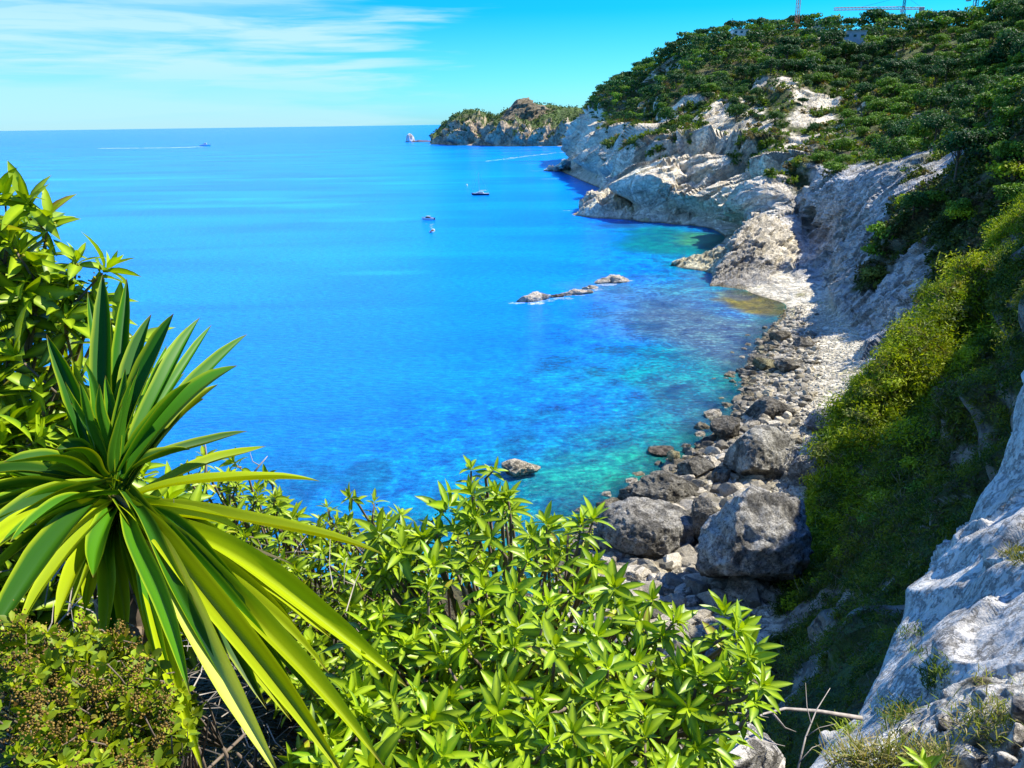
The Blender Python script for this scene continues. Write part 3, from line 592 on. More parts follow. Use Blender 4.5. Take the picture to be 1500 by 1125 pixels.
# ------------------------------------------------------------------ boulders
def rock_mesh(name, seed, sub, dims, mat, stone, cuts=14, rough=.10, fine=.03, local=None):
    bm = bmesh.new(); bmesh.ops.create_icosphere(bm, subdivisions=sub, radius=1.0)
    V = np.array([v.co[:] for v in bm.verts]); Ff = np.array([[v.index for v in f.verts] for f in bm.faces]); bm.free()
    r = np.random.default_rng(seed)
    for _ in range(cuts):
        n = r.normal(size=3); n /= np.linalg.norm(n); d_ = r.uniform(.55, .9); e = np.maximum(V @ n - d_, 0); V = V - e[:, None] * n * .93
    V = V * np.array(dims); s = max(dims); o_ = seed * 13.7
    nrm = V / np.linalg.norm(V, axis=1, keepdims=True)
    V = V + nrm * (fbm(V / (s * .55), 4, off=o_) * rough * s + ridge(V / (s * .22), 4, off=o_) * fine * s)[:, None]
    V = V + nrm * (ridge(V / (s * .09), 3, off=o_ + 5) * fine * .38 * s)[:, None]
    t = np.array(stone) * (1.15 + .3 * fbm(V / (s * .5), 3, off=o_)[:, None])
    dk = sm(fbm(V / (s * .34), 5, off=o_ + 3), .0, .22)[:, None]; t = t * (1 - .55 * dk)
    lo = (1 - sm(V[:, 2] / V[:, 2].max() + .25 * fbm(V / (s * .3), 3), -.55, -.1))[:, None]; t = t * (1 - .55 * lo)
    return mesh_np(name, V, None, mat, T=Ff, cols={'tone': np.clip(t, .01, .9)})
def rp(a, i): return a[i]
GREYR = (.27, .255, .22); PALE = (.52, .48, .40); WHITE = (.72, .67, .55)
def place(name, px, py_base, wpx, hpx, seed, stone, label, zb=.3, depth=.9, sub=6, cuts=18, rough=.09, fine=.045, rot=0.0, sink=.12, cat='boulder'):
    b_ = Z(px, py_base, zb); dist_ = np.linalg.norm(b_ - [0, 0, H]); m_ = dist_ / F
    rx = wpx * m_ / 2; el_ = math.atan2(H - zb, b_[1]); rz = hpx * m_ / 2 / math.cos(el_) * .86
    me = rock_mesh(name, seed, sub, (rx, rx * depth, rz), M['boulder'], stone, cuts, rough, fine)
    o = link(name, me, label=label, cat=cat); o.location = (b_[0], b_[1] + rx * depth * .75, b_[2] + rz * (1 - sink)); o.rotation_euler = (0, 0, rot); return o
place('boulder', 952, 826, 138, 80, 3, (.38, .37, .34), 'big dark oval pitted boulder at the water edge, overhanging its own shadow', depth=.8, rough=.07, fine=.055, cuts=6)
place('boulder', 1110, 896, 172, 176, 11, (.46, .455, .44), 'giant grey mottled boulder, the largest on the beach', zb=.5, depth=.8, sub=6, cuts=16, rough=.13, fine=.06, rot=.5)
place('boulder', 1032, 815, 52, 88, 5, (.22, .21, .19), 'tall narrow grey boulder between the oval boulder and the giant one', depth=.9)
place('boulder', 1118, 722, 118, 92, 21, (.46, .45, .41), 'pyramid shaped boulder with a dark shaded left face', depth=.8, cuts=22, rough=.04)
place('boulder', 1133, 628, 74, 46, 31, (.20, .19, .17), 'dark squat boulder with a flat top, above the pyramid boulder', depth=.9)
place('boulder', 1068, 652, 54, 40, 41, (.16, .15, .13), 'round dark boulder standing in the shallows', depth=.9)
place('boulder', 1186, 735, 56, 66, 51, (.46, .44, .40), 'pale slab boulder leaning against the scrub slope', depth=.9)
place('boulder', 1220, 640, 62, 34, 61, (.36, .36, .37), 'blue grey boulder beside the edge of the scrub', zb=2)
place('boulder', 978, 748, 110, 52, 71, (.25, .24, .21), 'broad ledge of cracked brown rock at the water edge', depth=.7, fine=.06, cat='rock ledge')
place('boulder', 1024, 712, 60, 44, 76, (.24, .23, .20), 'knobbly brown boulder above the broad rock ledge')
place('boulder', 988, 680, 26, 22, 78, (.40, .37, .22), 'small yellowish boulder at the waterline')
place('boulder', 1158, 555, 42, 34, 81, (.33, .31, .26), 'brown boulder standing highest in the upper beach rubble')
place('boulder', 1125, 546, 44, 22, 83, (.30, .28, .17), 'flat mossy boulder at the waterline of the upper beach')
place('boulder', 1176, 516, 32, 22, 86, (.22, .21, .19), 'dark boulder just below the weed pool')
place('boulder', 1148, 505, 34, 24, 88, (.22, .20, .16), 'dark brown boulder at the head of the rubble')
place('boulder', 974, 668, 44, 12, 91, (.20, .17, .14), 'flat wet rock barely above the water', zb=0, sink=.5)
place('boulder', 762, 702, 58, 26, 95, (.52, .47, .36), 'lone brown sea rock rising behind the green bush', zb=0, depth=.8, cat='sea rock')
for px, py, wp, hp, sd in [(840, 434, 60, 13, 1), (897, 416, 64, 14, 2), (781, 443, 54, 17, 3), (815, 437, 34, 10, 4), (865, 425, 38, 10, 6)]:
    lab = {840: 'low dark middle rock of the reef awash off the bay', 897: 'outer long rock of the reef, nearest the promontory', 781: 'pale seaward rock of the reef, wet with foam',
           815: 'small dark reef rock beside the pale one', 865: 'small reef rock between the two long ones'}[px]
    place('reef_rock', px, py, wp, hp, 100 + sd, (.60, .55, .47) if px != 815 else (.2, .18, .16), lab, zb=-.25, depth=.30, sub=5, rough=.2, fine=.09, rot=.35, sink=.55, cat='reef rock')
# far skerry off the cape
sk_ = Z(601, 208, 0); K_ = rock_mesh('skerry', 8, 5, (11, 10, 20), M['boulder'], (.85, .82, .76), 8, .15); o = link('sea_stack', K_, label='small sea stack with a pale pointed top off the end of the cape', cat='sea stack'); o.location = (sk_[0], sk_[1], 0)
K_ = rock_mesh('skerry', 9, 5, (34, 9, 3.5), M['boulder'], (.14, .12, .12), 8, .15); o = link('sea_stack', K_, label='low dark skerry lying beside the pale sea stack', cat='sea stack'); o.location = (sk_[0] + 22, sk_[1], 0)

# rounded stones of the beach: the larger ones as individuals, rubble as stuff
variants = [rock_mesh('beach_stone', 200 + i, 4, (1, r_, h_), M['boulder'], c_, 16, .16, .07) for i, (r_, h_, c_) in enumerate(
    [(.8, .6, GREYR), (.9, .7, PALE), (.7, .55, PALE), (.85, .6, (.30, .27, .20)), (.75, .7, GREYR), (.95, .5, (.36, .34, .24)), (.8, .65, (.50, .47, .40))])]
bpts = []
okm = (V2 > .55) & (V2 < 2.05) & (U2 > 10.6) & (U2 < 20.6)
cand = np.argwhere(okm); area = np.linalg.norm(np.cross(np.gradient(G1, axis=0), np.gradient(G1, axis=1)), axis=-1)[okm]
pr = area / area.sum()
def along(px, py): return None
pick = cand[rng.choice(len(cand), 42000, p=pr)]
def dens(U, V):                      # boulder belt follows the water, cleaner pale ground behind it
    a = 1 - sm(abs(V - (1.10 + .0 * U)), .16, .62 + .4 * sm(U, 14.5, 17.5)); return a * sm(U, 11.4, 12.2)
taken = []
rows_ = [(U2[i, j], V2[i, j], G1[i, j]) for i, j in pick[:9000]]
random.shuffle(rows_)
big_ = []
for (u_, v_, p_) in rows_:
    if len(big_) >= 285: break
    if random.random() > dens(u_, v_) ** 1.5: continue
    sz = min(1.7, .5 * random.paretovariate(2.2)) * (1 + .55 * sm(u_, 16, 19))
    if sz < .62 and random.random() < .35: continue
    if any((p_[0] - q[0][0]) ** 2 + (p_[1] - q[0][1]) ** 2 < (.62 * (sz + q[1])) ** 2 for q in big_): continue
    big_.append((p_, sz, u_, v_))
for k, (p_, sz, u_, v_) in enumerate(big_):
    vi = random.choice([0, 1, 3, 4, 5]) if v_ < 1.35 else random.choice([1, 2, 6, 3])
    o = bpy.data.objects.new('boulder', variants[vi]); COL.objects.link(o)
    o.location = (p_[0], p_[1], max(p_[2], -.3) + sz * .22); o.scale = (sz, sz * random.uniform(.8, 1.1), sz * random.uniform(.8, 1.25)); o.rotation_euler = (random.uniform(-.3, .3), random.uniform(-.3, .3), random.uniform(0, 6.28))
    if p_[2] < .12: g_ = ('rounded boulder standing in the shallow water along the beach', 'boulders in the shallows')
    elif u_ > 16: g_ = ('grey boulder in the jumbled lower end of the beach, around the big boulders', 'boulders at the lower end of the beach')
    elif v_ > 1.4: g_ = ('pale boulder on the dry white ground at the foot of the cliff', 'boulders on the pale upper beach')
    else: g_ = ('brown grey boulder in the rubble belt along the waterline of the upper beach', 'boulders of the waterline belt')
    tag(o, g_[0], 'boulder', g_[1])
bm = bmesh.new(); bmesh.ops.create_icosphere(bm, subdivisions=1, radius=1.0); IV = np.array([v.co[:] for v in bm.verts]); IF = np.array([[v.index for v in f.verts] for f in bm.faces]); bm.free()
def cobbles(pts, sizes, name, tones, **kw):
    n = len(pts); V = np.repeat(IV[None], n, 0) * (1 + rng.uniform(-.28, .28, (n, len(IV), 1)))
    a = rng.uniform(0, 6.28, n); c, s = np.cos(a), np.sin(a)
    V = V * np.stack([np.ones(n), rng.uniform(.6, 1, n), rng.uniform(.45, .85, n)], -1)[:, None] * np.array(sizes)[:, None, None]
    X = V[..., 0] * c[:, None] - V[..., 1] * s[:, None]; Y = V[..., 0] * s[:, None] + V[..., 1] * c[:, None]
    V = np.stack([X, Y, V[..., 2]], -1) + np.array(pts)[:, None]
    Tt = (IF[None] + (np.arange(n) * len(IV))[:, None, None]).reshape(-1, 3)
    return link(name, mesh_np(name, V.reshape(-1, 3), None, M['stones'], T=Tt, cols={'tone': np.repeat(tones, len(IV), 0)}, smooth=False), kind='stuff', **kw)
pts, szs, tn = [], [], []
for i, j in pick:
    u_, v_, p_ = U2[i, j], V2[i, j], G1[i, j]; dd_ = .22 + .8 * dens(u_, v_)
    if u_ < 11.2 or random.random() > dd_ or p_[2] < -.35: continue
    s_ = random.uniform(.10, .42) * (1.3 if v_ < 1.4 else .8) * (.8 + .5 * sm(np.array(u_), 14, 19)); pts.append([p_[0], p_[1], p_[2] + s_ * .2]); szs.append(s_)
    b_ = (np.array(PALE) * random.uniform(.6, 1.3)) if v_ < 1.35 else np.array(WHITE) * random.uniform(.75, 1.1)
    if p_[2] < .25: b_ = b_ * np.array([.45, .42, .33])
    tn.append(b_)
cobbles(pts, szs, 'beach_rubble', np.array(tn), label='loose grey and white stones covering the beach', cat='rubble')

RV = []
for i in range(14):
    bm = bmesh.new(); bmesh.ops.create_icosphere(bm, subdivisions=3, radius=1.0); V = np.array([v.co[:] for v in bm.verts]); RFc = np.array([[v.index for v in f.verts] for f in bm.faces]); bm.free()
    for _ in range(18): n = rng.normal(size=3); n /= np.linalg.norm(n); ee = np.maximum(V @ n - rng.uniform(.5, .85), 0); V = V - ee[:, None] * n * .96
    RV.append(V + (fbm(V / .5, 3, off=i * 9.0) * .12)[:, None] * V)
JP, JC = [], []
for i, j in pick[9000:]:
    if len(JP) >= 3200: break
    u_, v_, p_ = U2[i, j], V2[i, j], G1[i, j]
    if random.random() > dens(u_, v_) * 1.1 or p_[2] < -.3: continue
    s_ = min(1.25, .36 * random.paretovariate(2.0)) * (.8 + .5 * sm(np.array(u_), 14, 19)); V = RV[random.randrange(14)] * s_ * np.array([1, random.uniform(.65, 1), random.uniform(.5, .9)]); a = random.random() * 6.28
    V = V @ np.array([[math.cos(a), math.sin(a), 0], [-math.sin(a), math.cos(a), 0], [0, 0, 1]]); c_ = np.array(random.choice([GREYR, PALE, PALE, (.40, .36, .27), (.2, .19, .16)])) * random.uniform(.7, 1.3) * (.5 if p_[2] < .2 else 1)
    JP.append(V + p_ + [0, 0, s_ * .2]); JC.append(np.repeat(c_[None], len(V), 0))
JT = (RFc[None] + (np.arange(len(JP)) * len(RV[0]))[:, None, None]).reshape(-1, 3)
link('beach_rubble', mesh_np('beach_rubble', np.concatenate(JP), None, M['stones'], T=JT, cols={'tone': np.concatenate(JC)}, smooth=False), label='dense jumble of broken angular rocks between the boulders', cat='rubble', kind='stuff')

# ------------------------------------------------------------------ boats
M['white'] = plain('boat_white', (.78, .79, .80), .3, 0, .03); M['navy'] = plain('boat_navy', (.02, .03, .09), .25, 0, .1)
M['glassb'] = plain('tinted_glass', (.015, .02, .03), .08, 0, .1); M['teak'] = plain('teak_deck', (.35, .2, .09), .6, 0, .2); M['alu'] = plain('mast_metal', (.55, .56, .58), .35, .7, .05)
M['wallg'] = plain('pale_grey_glass', (.42, .46, .52), .3, 0, .1); M['red'] = plain('red_paint', (.55, .07, .03), .5, 0, .1); M['orange'] = plain('crane_orange', (.60, .20, .08), .5, 0, .15); M['concrete'] = plain('crane_ballast', (.38, .37, .35), .9, 0, .1)
def hull(name, Lh, Wh, Hh, mat, parent, sheer=.25, transom=.8):
    n, k = 14, 7; V_ = []
    for i in range(n):
        t_ = i / (n - 1); x_ = (t_ - .5) * Lh
        hw = Wh / 2 * (transom + (1 - transom) * min(1, t_ * 3)) * (1 - max(0, (t_ - .45) / .55) ** 2.2); hw = max(hw, .02)
        top = Hh * (1 + sheer * t_ * t_); bot = -.35 * Hh * (1 - max(0, (t_ - .7) / .3) ** 2 * 1.6)
        for j in range(k):
            a_ = j / (k - 1) * 2 - 1; sgn = 1 if a_ > 0 else -1; q = abs(a_)
            V_.append((x_ + (Hh * .35 * t_ * q), sgn * hw * min(1, q ** .55), bot + (top - bot) * q ** 2.2))
    Q_ = gridq(n, k).tolist(); m_ = MB(); m_.add(V_, Q_ + [tuple(range(k))]);
    return m_.build(name, mat, parent, smooth=True)
def deck(Lh, Wh, z0, sheer, Hh, transom=.8):
    n = 12; V_ = []
    for i in range(n):
        t_ = i / (n - 1); x_ = (t_ - .5) * Lh + Hh * .33 * t_; hw = Wh / 2 * .96 * (transom + (1 - transom) * min(1, t_ * 3)) * (1 - max(0, (t_ - .45) / .55) ** 2.2)
        z_ = z0 + Hh * sheer * t_ * t_; V_ += [(x_, -hw, z_), (x_, hw, z_)]
    return V_, [(2 * i, 2 * i + 2, 2 * i + 3, 2 * i + 1) for i in range(n - 1)]
def motorboat(px, py, Lh, rz, label, tall=False):
    p_ = Z(px, py); r_ = empty('motorboat', (p_[0], p_[1], 0), label, 'boat', rz=rz); Wh = Lh * .36; Hh = Lh * .13
    hull('hull', Lh, Wh, Hh, M['white'], r_)
    m_ = MB(); m_.add(*deck(Lh, Wh, Hh * .8, .25, Hh)); m_.build('deck', M['white'], r_)
    m_ = MB(); m_.tube([(-.5 * Lh, Wh * .38, Hh), (0, Wh * .5, Hh * 1.05), (.3 * Lh, Wh * .38, Hh * 1.15), (.53 * Lh, 0, Hh * 1.28)], .02 * Lh ** .5, 6); m_.tube([(-.5 * Lh, -Wh * .38, Hh), (0, -Wh * .5, Hh * 1.05), (.3 * Lh, -Wh * .38, Hh * 1.15), (.53 * Lh, 0, Hh * 1.28)], .02 * Lh ** .5, 6); m_.build('rail', M['alu'], r_)
    m_ = MB(); x0, x1 = -.12 * Lh, .2 * Lh; hw = Wh * .3; z0, z1 = Hh * .8, Hh * (2.3 if tall else 1.9)
    m_.add([(x0, -hw, z0), (x1, -hw * .8, z0), (x1, hw * .8, z0), (x0, hw, z0), (x0, -hw * .85, z1), (x1 - .1 * Lh, -hw * .65, z1), (x1 - .1 * Lh, hw * .65, z1), (x0, hw * .85, z1)], [(0, 1, 5, 4), (1, 2, 6, 5), (2, 3, 7, 6), (3, 0, 4, 7)])
    m_.build('windscreen', M['wallg' if tall else 'glassb'], r_)
    m_ = MB(); m_.box((x0 + .1 * Lh, 0, z1 + .04 * Hh), (.30 * Lh, hw * 1.75, .10 * Hh)); m_.build('cabin_roof', M['white'], r_)
    m_ = MB(); m_.box((-.33 * Lh, 0, Hh * .98), (.10 * Lh, Wh * .62, Hh * .34)); m_.box((-.22 * Lh, Wh * .2, Hh), (.07 * Lh, Wh * .2, Hh * .5)); m_.box((-.22 * Lh, -Wh * .2, Hh), (.07 * Lh, Wh * .2, Hh * .5)); m_.build('seat', M['teak'], r_)
    m_ = MB(); m_.box((-.55 * Lh, 0, Hh * .6), (.05 * Lh, .05 * Lh, Hh * 1.3)); m_.box((-.56 * Lh, 0, Hh * 1.2), (.07 * Lh, .07 * Lh, Hh * .35)); m_.build('outboard_motor', M['white' if tall else 'navy'], r_)
    return r_
motorboat(627, 322, 6.4, R(150), 'white motorboat with a dark windscreen, the upper of the two lying close together')
motorboat(634, 340, 4.6, R(78), 'small white motorboat seen end on, just below another motorboat')
motorboat(301, 214, 22, R(4), 'distant white motor yacht speeding ahead of its long wake', True)
p_ = Z(704, 286); s_ = empty('sailboat', (p_[0], p_[1], 0), 'anchored sailboat with a dark hull and bare mast', 'boat', rz=R(176)); Lh = 10.2
hull('hull', Lh, 3.1, 1.15, M['navy'], s_, .2, .7)
m_ = MB(); m_.add(*deck(Lh, 3.1, 1.12, .2, 1.15, .7)); m_.build('deck', M['white'], s_)
m_ = MB(); m_.box((.2, 0, 1.5), (4.2, 1.7, .6)); m_.box((-.2, 0, 1.85), (2.6, 1.4, .3)); m_.build('cabin', M['white'], s_)
m_ = MB(); m_.box((.2, .86, 1.55), (3.2, .03, .25)); m_.box((.2, -.86, 1.55), (3.2, .03, .25)); m_.build('window', M['glassb'], s_)
m_ = MB(); m_.tube([(.8, 0, 1.2), (.8, 0, 13.2)], [.10, .05], 8); m_.build('mast', M['alu'], s_)
m_ = MB(); m_.tube([(.75, 0, 2.6), (-3.6, 0, 2.7)], .09, 8); m_.tube([(.6, 0, 2.72), (-3.3, 0, 2.85)], [.16, .12], 8); m_.build('boom', M['white'], s_)
m_ = MB(); [m_.tube([(.8, 0, 13.1), q_], .018, 4) for q_ in [(5.3, 0, 1.5), (-5, 0, 1.3), (.6, 1.4, 1.2), (.6, -1.4, 1.2)]]; m_.build('rigging', M['alu'], s_)
p_ = Z(684, 272); m_ = MB(); m_.tube([(0, 0, -.4), (0, 0, .1), (0, 0, .7), (0, 0, 1.0)], [.3, .62, .5, .12], 12); m_.tube([(0, 0, 1), (0, 0, 1.6)], .05, 6)
o = m_.build('buoy', M['white'], smooth=True, label='tiny white mooring buoy floating left of the sailboat', cat='buoy'); o.location = p_
streak([Z(296, 215), Z(250, 216.5), Z(200, 217), Z(150, 217.3)], 8, 9, 'wake', 420, label='long thin white wake behind the distant yacht', cat='wake', kind='stuff')
streak([Z(822, 223), Z(770, 229), Z(715, 236)], 4, 3, 'wake', 170, label='pale foam line drifting across the water before the headland', cat='foam', kind='stuff')
streak([Z(634, 336), Z(629, 328)], .5, .8, 'wake', 22, label='patch of foam between the two small motorboats', cat='foam', kind='stuff')

# ------------------------------------------------------------------ houses and cranes on the ridge
M['wall'] = plain('white_render', (.72, .70, .66), .8, 0, .05, .5); M['wallg'] = plain('grey_concrete', (.42, .44, .47), .85, 0, .12, .5); M['roof'] = plain('flat_roof', (.50, .48, .45), .85, 0, .1, .5)
def house(px, py, Y, w_, d_, h_, label, storeys=1, mat='wall'):
    p_ = near_pt(px, py + 3, 3, 12)[0] + W(0, 0, 1.5); r_ = empty('house', p_, label, 'house')
    m_ = MB(); m_.box((0, 0, h_ / 2 - 3), (w_, d_, h_ + 6)); m_.build('wall', M[mat], r_)
    m_ = MB(); m_.box((0, 0, h_ + .2), (w_ + .8, d_ + .8, .4)); m_.build('roof', M['roof'], r_)
    n_ = max(2, int(w_ / 4))
    for s in range(storeys):
        for k in range(n_):
            x_ = (k + .5) / n_ * w_ - w_ / 2; z_ = (s + .55) * h_ / storeys
            m_ = MB(); [m_.box((x_ + a_, -d_ / 2 - .04, z_ + c_), (ww, .12, hh)) for a_, c_, ww, hh in [(-.95, 0, .12, 1.5), (.95, 0, .12, 1.5), (0, .75, 2.0, .12), (0, -.75, 2.0, .12)]]; f_ = m_.build('window', M['alu'], r_)
            m_ = MB(); m_.box((x_, -d_ / 2 - .02, z_), (1.8, .06, 1.4)); m_.build('pane', M['glassb'], f_)
    return r_
house(1084, 52, 648, 12, 7, 3.0, 'long low white house below the dark pines near the summit')
house(1246, 62, 562, 13, 10, 5, 'half-built white house set in a cutting of pale bare rock', 1, 'wallg')
house(1318, 56, 540, 8, 8, 4, 'small pale hut in the rock cutting under the crane', 1)
house(1197, 42, 600, 6, 6, 3.5, 'tiny white house peeping out of the ridge trees')
def lattice(m_, a, b, w_, bay, r_=.09):
    a, b = Vector(a), Vector(b); d_ = (b - a); Lq = d_.length; d_.normalize(); ref = Vector((0, 0, 1)) if abs(d_.z) < .9 else Vector((1, 0, 0)); s1 = d_.cross(ref).normalized() * w_ / 2; s2 = d_.cross(s1).normalized() * w_ / 2
    cs = [s1 + s2, s1 - s2, -s1 - s2, -s1 + s2]; n_ = max(2, int(Lq / bay))
    for c in cs: m_.tube([a + c, b + c], r_, 4)
    for k in range(n_):
        p0 = a + d_ * (Lq * k / n_); p1 = a + d_ * (Lq * (k + 1) / n_)
        for q in range(4): m_.tube([p0 + cs[q], p1 + cs[(q + 1) % 4]], r_ * .6, 3); m_.tube([p1 + cs[q], p1 + cs[(q + 1) % 4]], r_ * .6, 3)
def crane(px, pyb, pyj, Y, jl, cl, rz, label, mat, jmat, apex=8):
    b_ = P(px, pyb, Y); z1 = P(px, pyj, Y)[2] - b_[2]; r_ = empty('tower_crane', b_, label, 'crane', rz=rz)
    m_ = MB(); lattice(m_, (0, 0, -8), (0, 0, z1), 1.9, 2.4, .16); m_.build('mast', mat, r_)
    m_ = MB(); lattice(m_, (.5, 0, z1 + .9), (-jl, 0, z1 + .9), 1.5, 2.2, .13); m_.build('jib', jmat, r_)
    m_ = MB(); lattice(m_, (.5, 0, z1 + .6), (cl, 0, z1 + .6), 1.2, 2.0, .13); m_.build('counter_jib', jmat, r_)
    m_ = MB(); m_.box((cl - 1.6, 0, z1 - .4), (2.6, 1.6, 3)); m_.build('counterweight', M['concrete'], r_)
    m_ = MB(); lattice(m_, (0, 0, z1), (0, 0, z1 + apex), 1.2, 1.8, .14); m_.build('tower_head', mat, r_)
    m_ = MB(); m_.tube([(0, 0, z1 + apex), (-jl * .62, 0, z1 + 1.7)], .07, 4); m_.tube([(0, 0, z1 + apex), (cl * .85, 0, z1 + 1.2)], .07, 4); m_.build('tie_rod', mat, r_)
    m_ = MB(); m_.box((-1.3, -.9, z1 - .7), (1.7, 1.3, 2.0)); m_.build('cab', M['white'], r_)
    m_ = MB(); m_.tube([(-jl * .45, 0, z1), (-jl * .45, 0, z1 - 1.2)], .05, 4); m_.box((-jl * .45, 0, z1 - 1.4), (.8, .5, .6)); m_.build('hook', M['navy'], r_)
crane(1318, 58, 14, 575, 45.5, 13.5, 0, 'tower crane with its whole long jib above the ridge trees', M['navy'], M['orange'])
crane(1166, 45, -12, 600, 30, 10, R(205), 'tower crane whose red and white mast runs out of the top of the picture', M['orange'], M['navy'])
crane(1424, 42, -6, 500, 26, 8, R(100), 'tower crane mast standing behind the trees at the right end of the ridge', M['navy'], M['navy'])
# ------------------------------------------------------------------ foliage helpers
def rvec(n): v = rng.normal(size=(n, 3)); return v / np.linalg.norm(v, axis=1, keepdims=True)
def quads(c, nrm, s, asp=1.0):
    """one leaf-clump face per centre"""
    n = len(c); a = np.cross(nrm, rvec(n)); a /= np.linalg.norm(a, axis=1, keepdims=True) + 1e-9; b_ = np.cross(nrm, a)
    s = np.asarray(s).reshape(-1, 1) * np.ones((n, 1)); a = a * s; b_ = b_ * s * asp
    V = np.stack([c - a * .9, c - b_ * .55 + a * .1, c + a, c + b_ * .55 - a * .1], 1); return V.reshape(-1, 3), np.arange(n * 4).reshape(-1, 4)
def crown(n, blobs, s, flat=.7, up=.35):
    """blobs: list of (centre, radius). leaf clumps on and just inside each blob's surface"""
    w_ = np.array([b_[1] ** 2 for b_ in blobs]); k = rng.choice(len(blobs), n, p=w_ / w_.sum())
    C = np.array([b_[0] for b_ in blobs])[k]; r_ = np.array([b_[1] for b_ in blobs])[k]
    d_ = rvec(n); d_[:, 2] = np.where(d_[:, 2] < -.35, -d_[:, 2] * .6, d_[:, 2]); rr = r_ * (.62 + .45 * rng.random(n) ** .6) * (1 + .25 * vn(d_ * 2.3 + k[:, None] * 7.1))
    c = C + d_ * rr[:, None] * np.array([1, 1, flat]); nn_ = d_ * .75 + rvec(n) * .75 + np.array([0, 0, up]); nn_ /= np.linalg.norm(nn_, axis=1, keepdims=True)
    return quads(c, nn_, s * rng.uniform(.55, 1.3, n))
def pine(name, seed, n, hgt, cr, tone, blobsn=13, umb=True, s=.38):
    r = np.random.default_rng(seed); bl = []
    for i in range(blobsn):
        a = r.uniform(0, 6.28); q = r.random() ** .6 * cr * .72; zt = hgt * (.80 if umb else .62) + r.uniform(-.12, .16) * hgt - q * (.14 if umb else .35)
        bl.append(((q * math.cos(a), q * math.sin(a), zt), cr * r.uniform(.26, .46)))
    if not umb:
        for i in range(5): a = r.uniform(0, 6.28); bl.append(((cr * .5 * math.cos(a), cr * .5 * math.sin(a), hgt * r.uniform(.25, .45)), cr * r.uniform(.35, .5)))
    V, Q = crown(n, bl, s); k = np.repeat(rng.uniform(.65, 1.5, len(Q)), 4)[:, None]
    t_ = np.array(tone)[None] * k * (1 + .35 * vn(V / 1.7))[:, None]
    cm = mesh_np(name + '_crown', V, Q, M['needles'], cols={'tone': np.clip(t_, .004, .9)}, smooth=False)
    m_ = MB(); lean = Vector((r.uniform(-.12, .12), r.uniform(-.12, .12), 0)) * hgt
    m_.tube([(0, 0, -1.5), lean * .4 + Vector((0, 0, hgt * .4)), lean + Vector((0, 0, hgt * .78))], [hgt * .032, hgt * .022, hgt * .01], 7)
    for c_, rr in bl[:9]: m_.tube([lean * .5 + Vector((0, 0, hgt * r.uniform(.38, .6))), Vector(c_) * .6 + Vector((0, 0, hgt * .27)), Vector(c_)], [hgt * .011, hgt * .008, hgt * .004], 5)
    return cm, m_.mesh(name + '_trunk', M['bark'], True)
DG = (.022, .078, .018); MG = (.10, .20, .015); YG = (.25, .32, .010)
pines = [pine('pine', 1, 2300, 10, 5.2, DG, 22), pine('pine', 2, 2300, 9.5, 5.8, DG, 24, False), pine('pine', 3, 2000, 8.5, 4.9, MG, 18, False), pine('pine', 4, 2300, 9.5, 5.4, (.05, .125, .02), 22, False), pine('pine', 5, 2000, 7.5, 4.8, MG, 18, False)]
bushes = [pine('bush', 6, 1100, 3.6, 3.6, YG, 10, False, .30), pine('bush', 7, 1100, 3.2, 3.2, MG, 9, False, .3), pine('bush', 8, 900, 3.4, 3.4, (.14, .17, .03), 9, False, .3)]
def tree(i, lib, p_, sc, label, cat, group=None, name='pine_tree', rz=None):
    r_ = empty(name, p_, label, cat, group, rz=random.uniform(0, 6.28) if rz is None else rz); r_.scale = (sc * random.uniform(.9, 1.1),) * 2 + (sc * random.uniform(.85, 1.12),)
    cm, tm = lib[i]; link('crown', cm, r_); link('trunk', tm, r_); return r_
# candidate sites on the green ground
gv = veg; m_ = (gv > .55) & (V2 > 4.05) & (V2 < 7.35) & (U2 > 1.5) & (U2 < 15.3) & (PX > 820) & (PX < 1580) & (PY > -40) & (PY < 420)
idx = np.argwhere(m_); ar = np.linalg.norm(np.cross(np.gradient(G1, axis=0), np.gradient(G1, axis=1)), axis=-1)[m_]
sel = idx[rng.choice(len(idx), 14000, p=ar / ar.sum())]; sites = []; grid = {}
keepbare = [near_pt(*q[:2], 3, 15)[0] for q in [(1210, 150), (1245, 58), (1320, 58), (1084, 52), (1180, 180), (1385, 240), (1150, 130), (1120, 205), (1050, 190), (1000, 190)]]
for i, j in sel:
    p_ = G1[i, j]; v_ = V2[i, j]; u_ = U2[i, j]
    dmin = 7.0 if v_ > 5.7 else 8.0
    if random.random() < (.0 if v_ > 5.2 else .35) or vn(p_ / 11.0 + 40) < -.42: continue
    if any(np.linalg.norm((p_ - q) * [1, .6, 1]) < 12 for q in keepbare): continue
    if any(abs(PX[i, j] - a) < w_ and -4 < PY[i, j] - b_ < 20 for a, b_, w_ in [(1084, 52, 13), (1246, 62, 15), (1320, 58, 9), (1197, 44, 5)]): continue
    key = (int(p_[0] // 10), int(p_[1] // 10)); ok_ = True
    for a in (-1, 0, 1):
        for b_ in (-1, 0, 1):
            for q in grid.get((key[0] + a, key[1] + b_), []):
                if np.linalg.norm(q - p_) < dmin: ok_ = False; break
            if not ok_: break
        if not ok_: break
    if ok_: grid.setdefault(key, []).append(p_); sites.append((p_, u_, v_, PX[i, j], PY[i, j]))
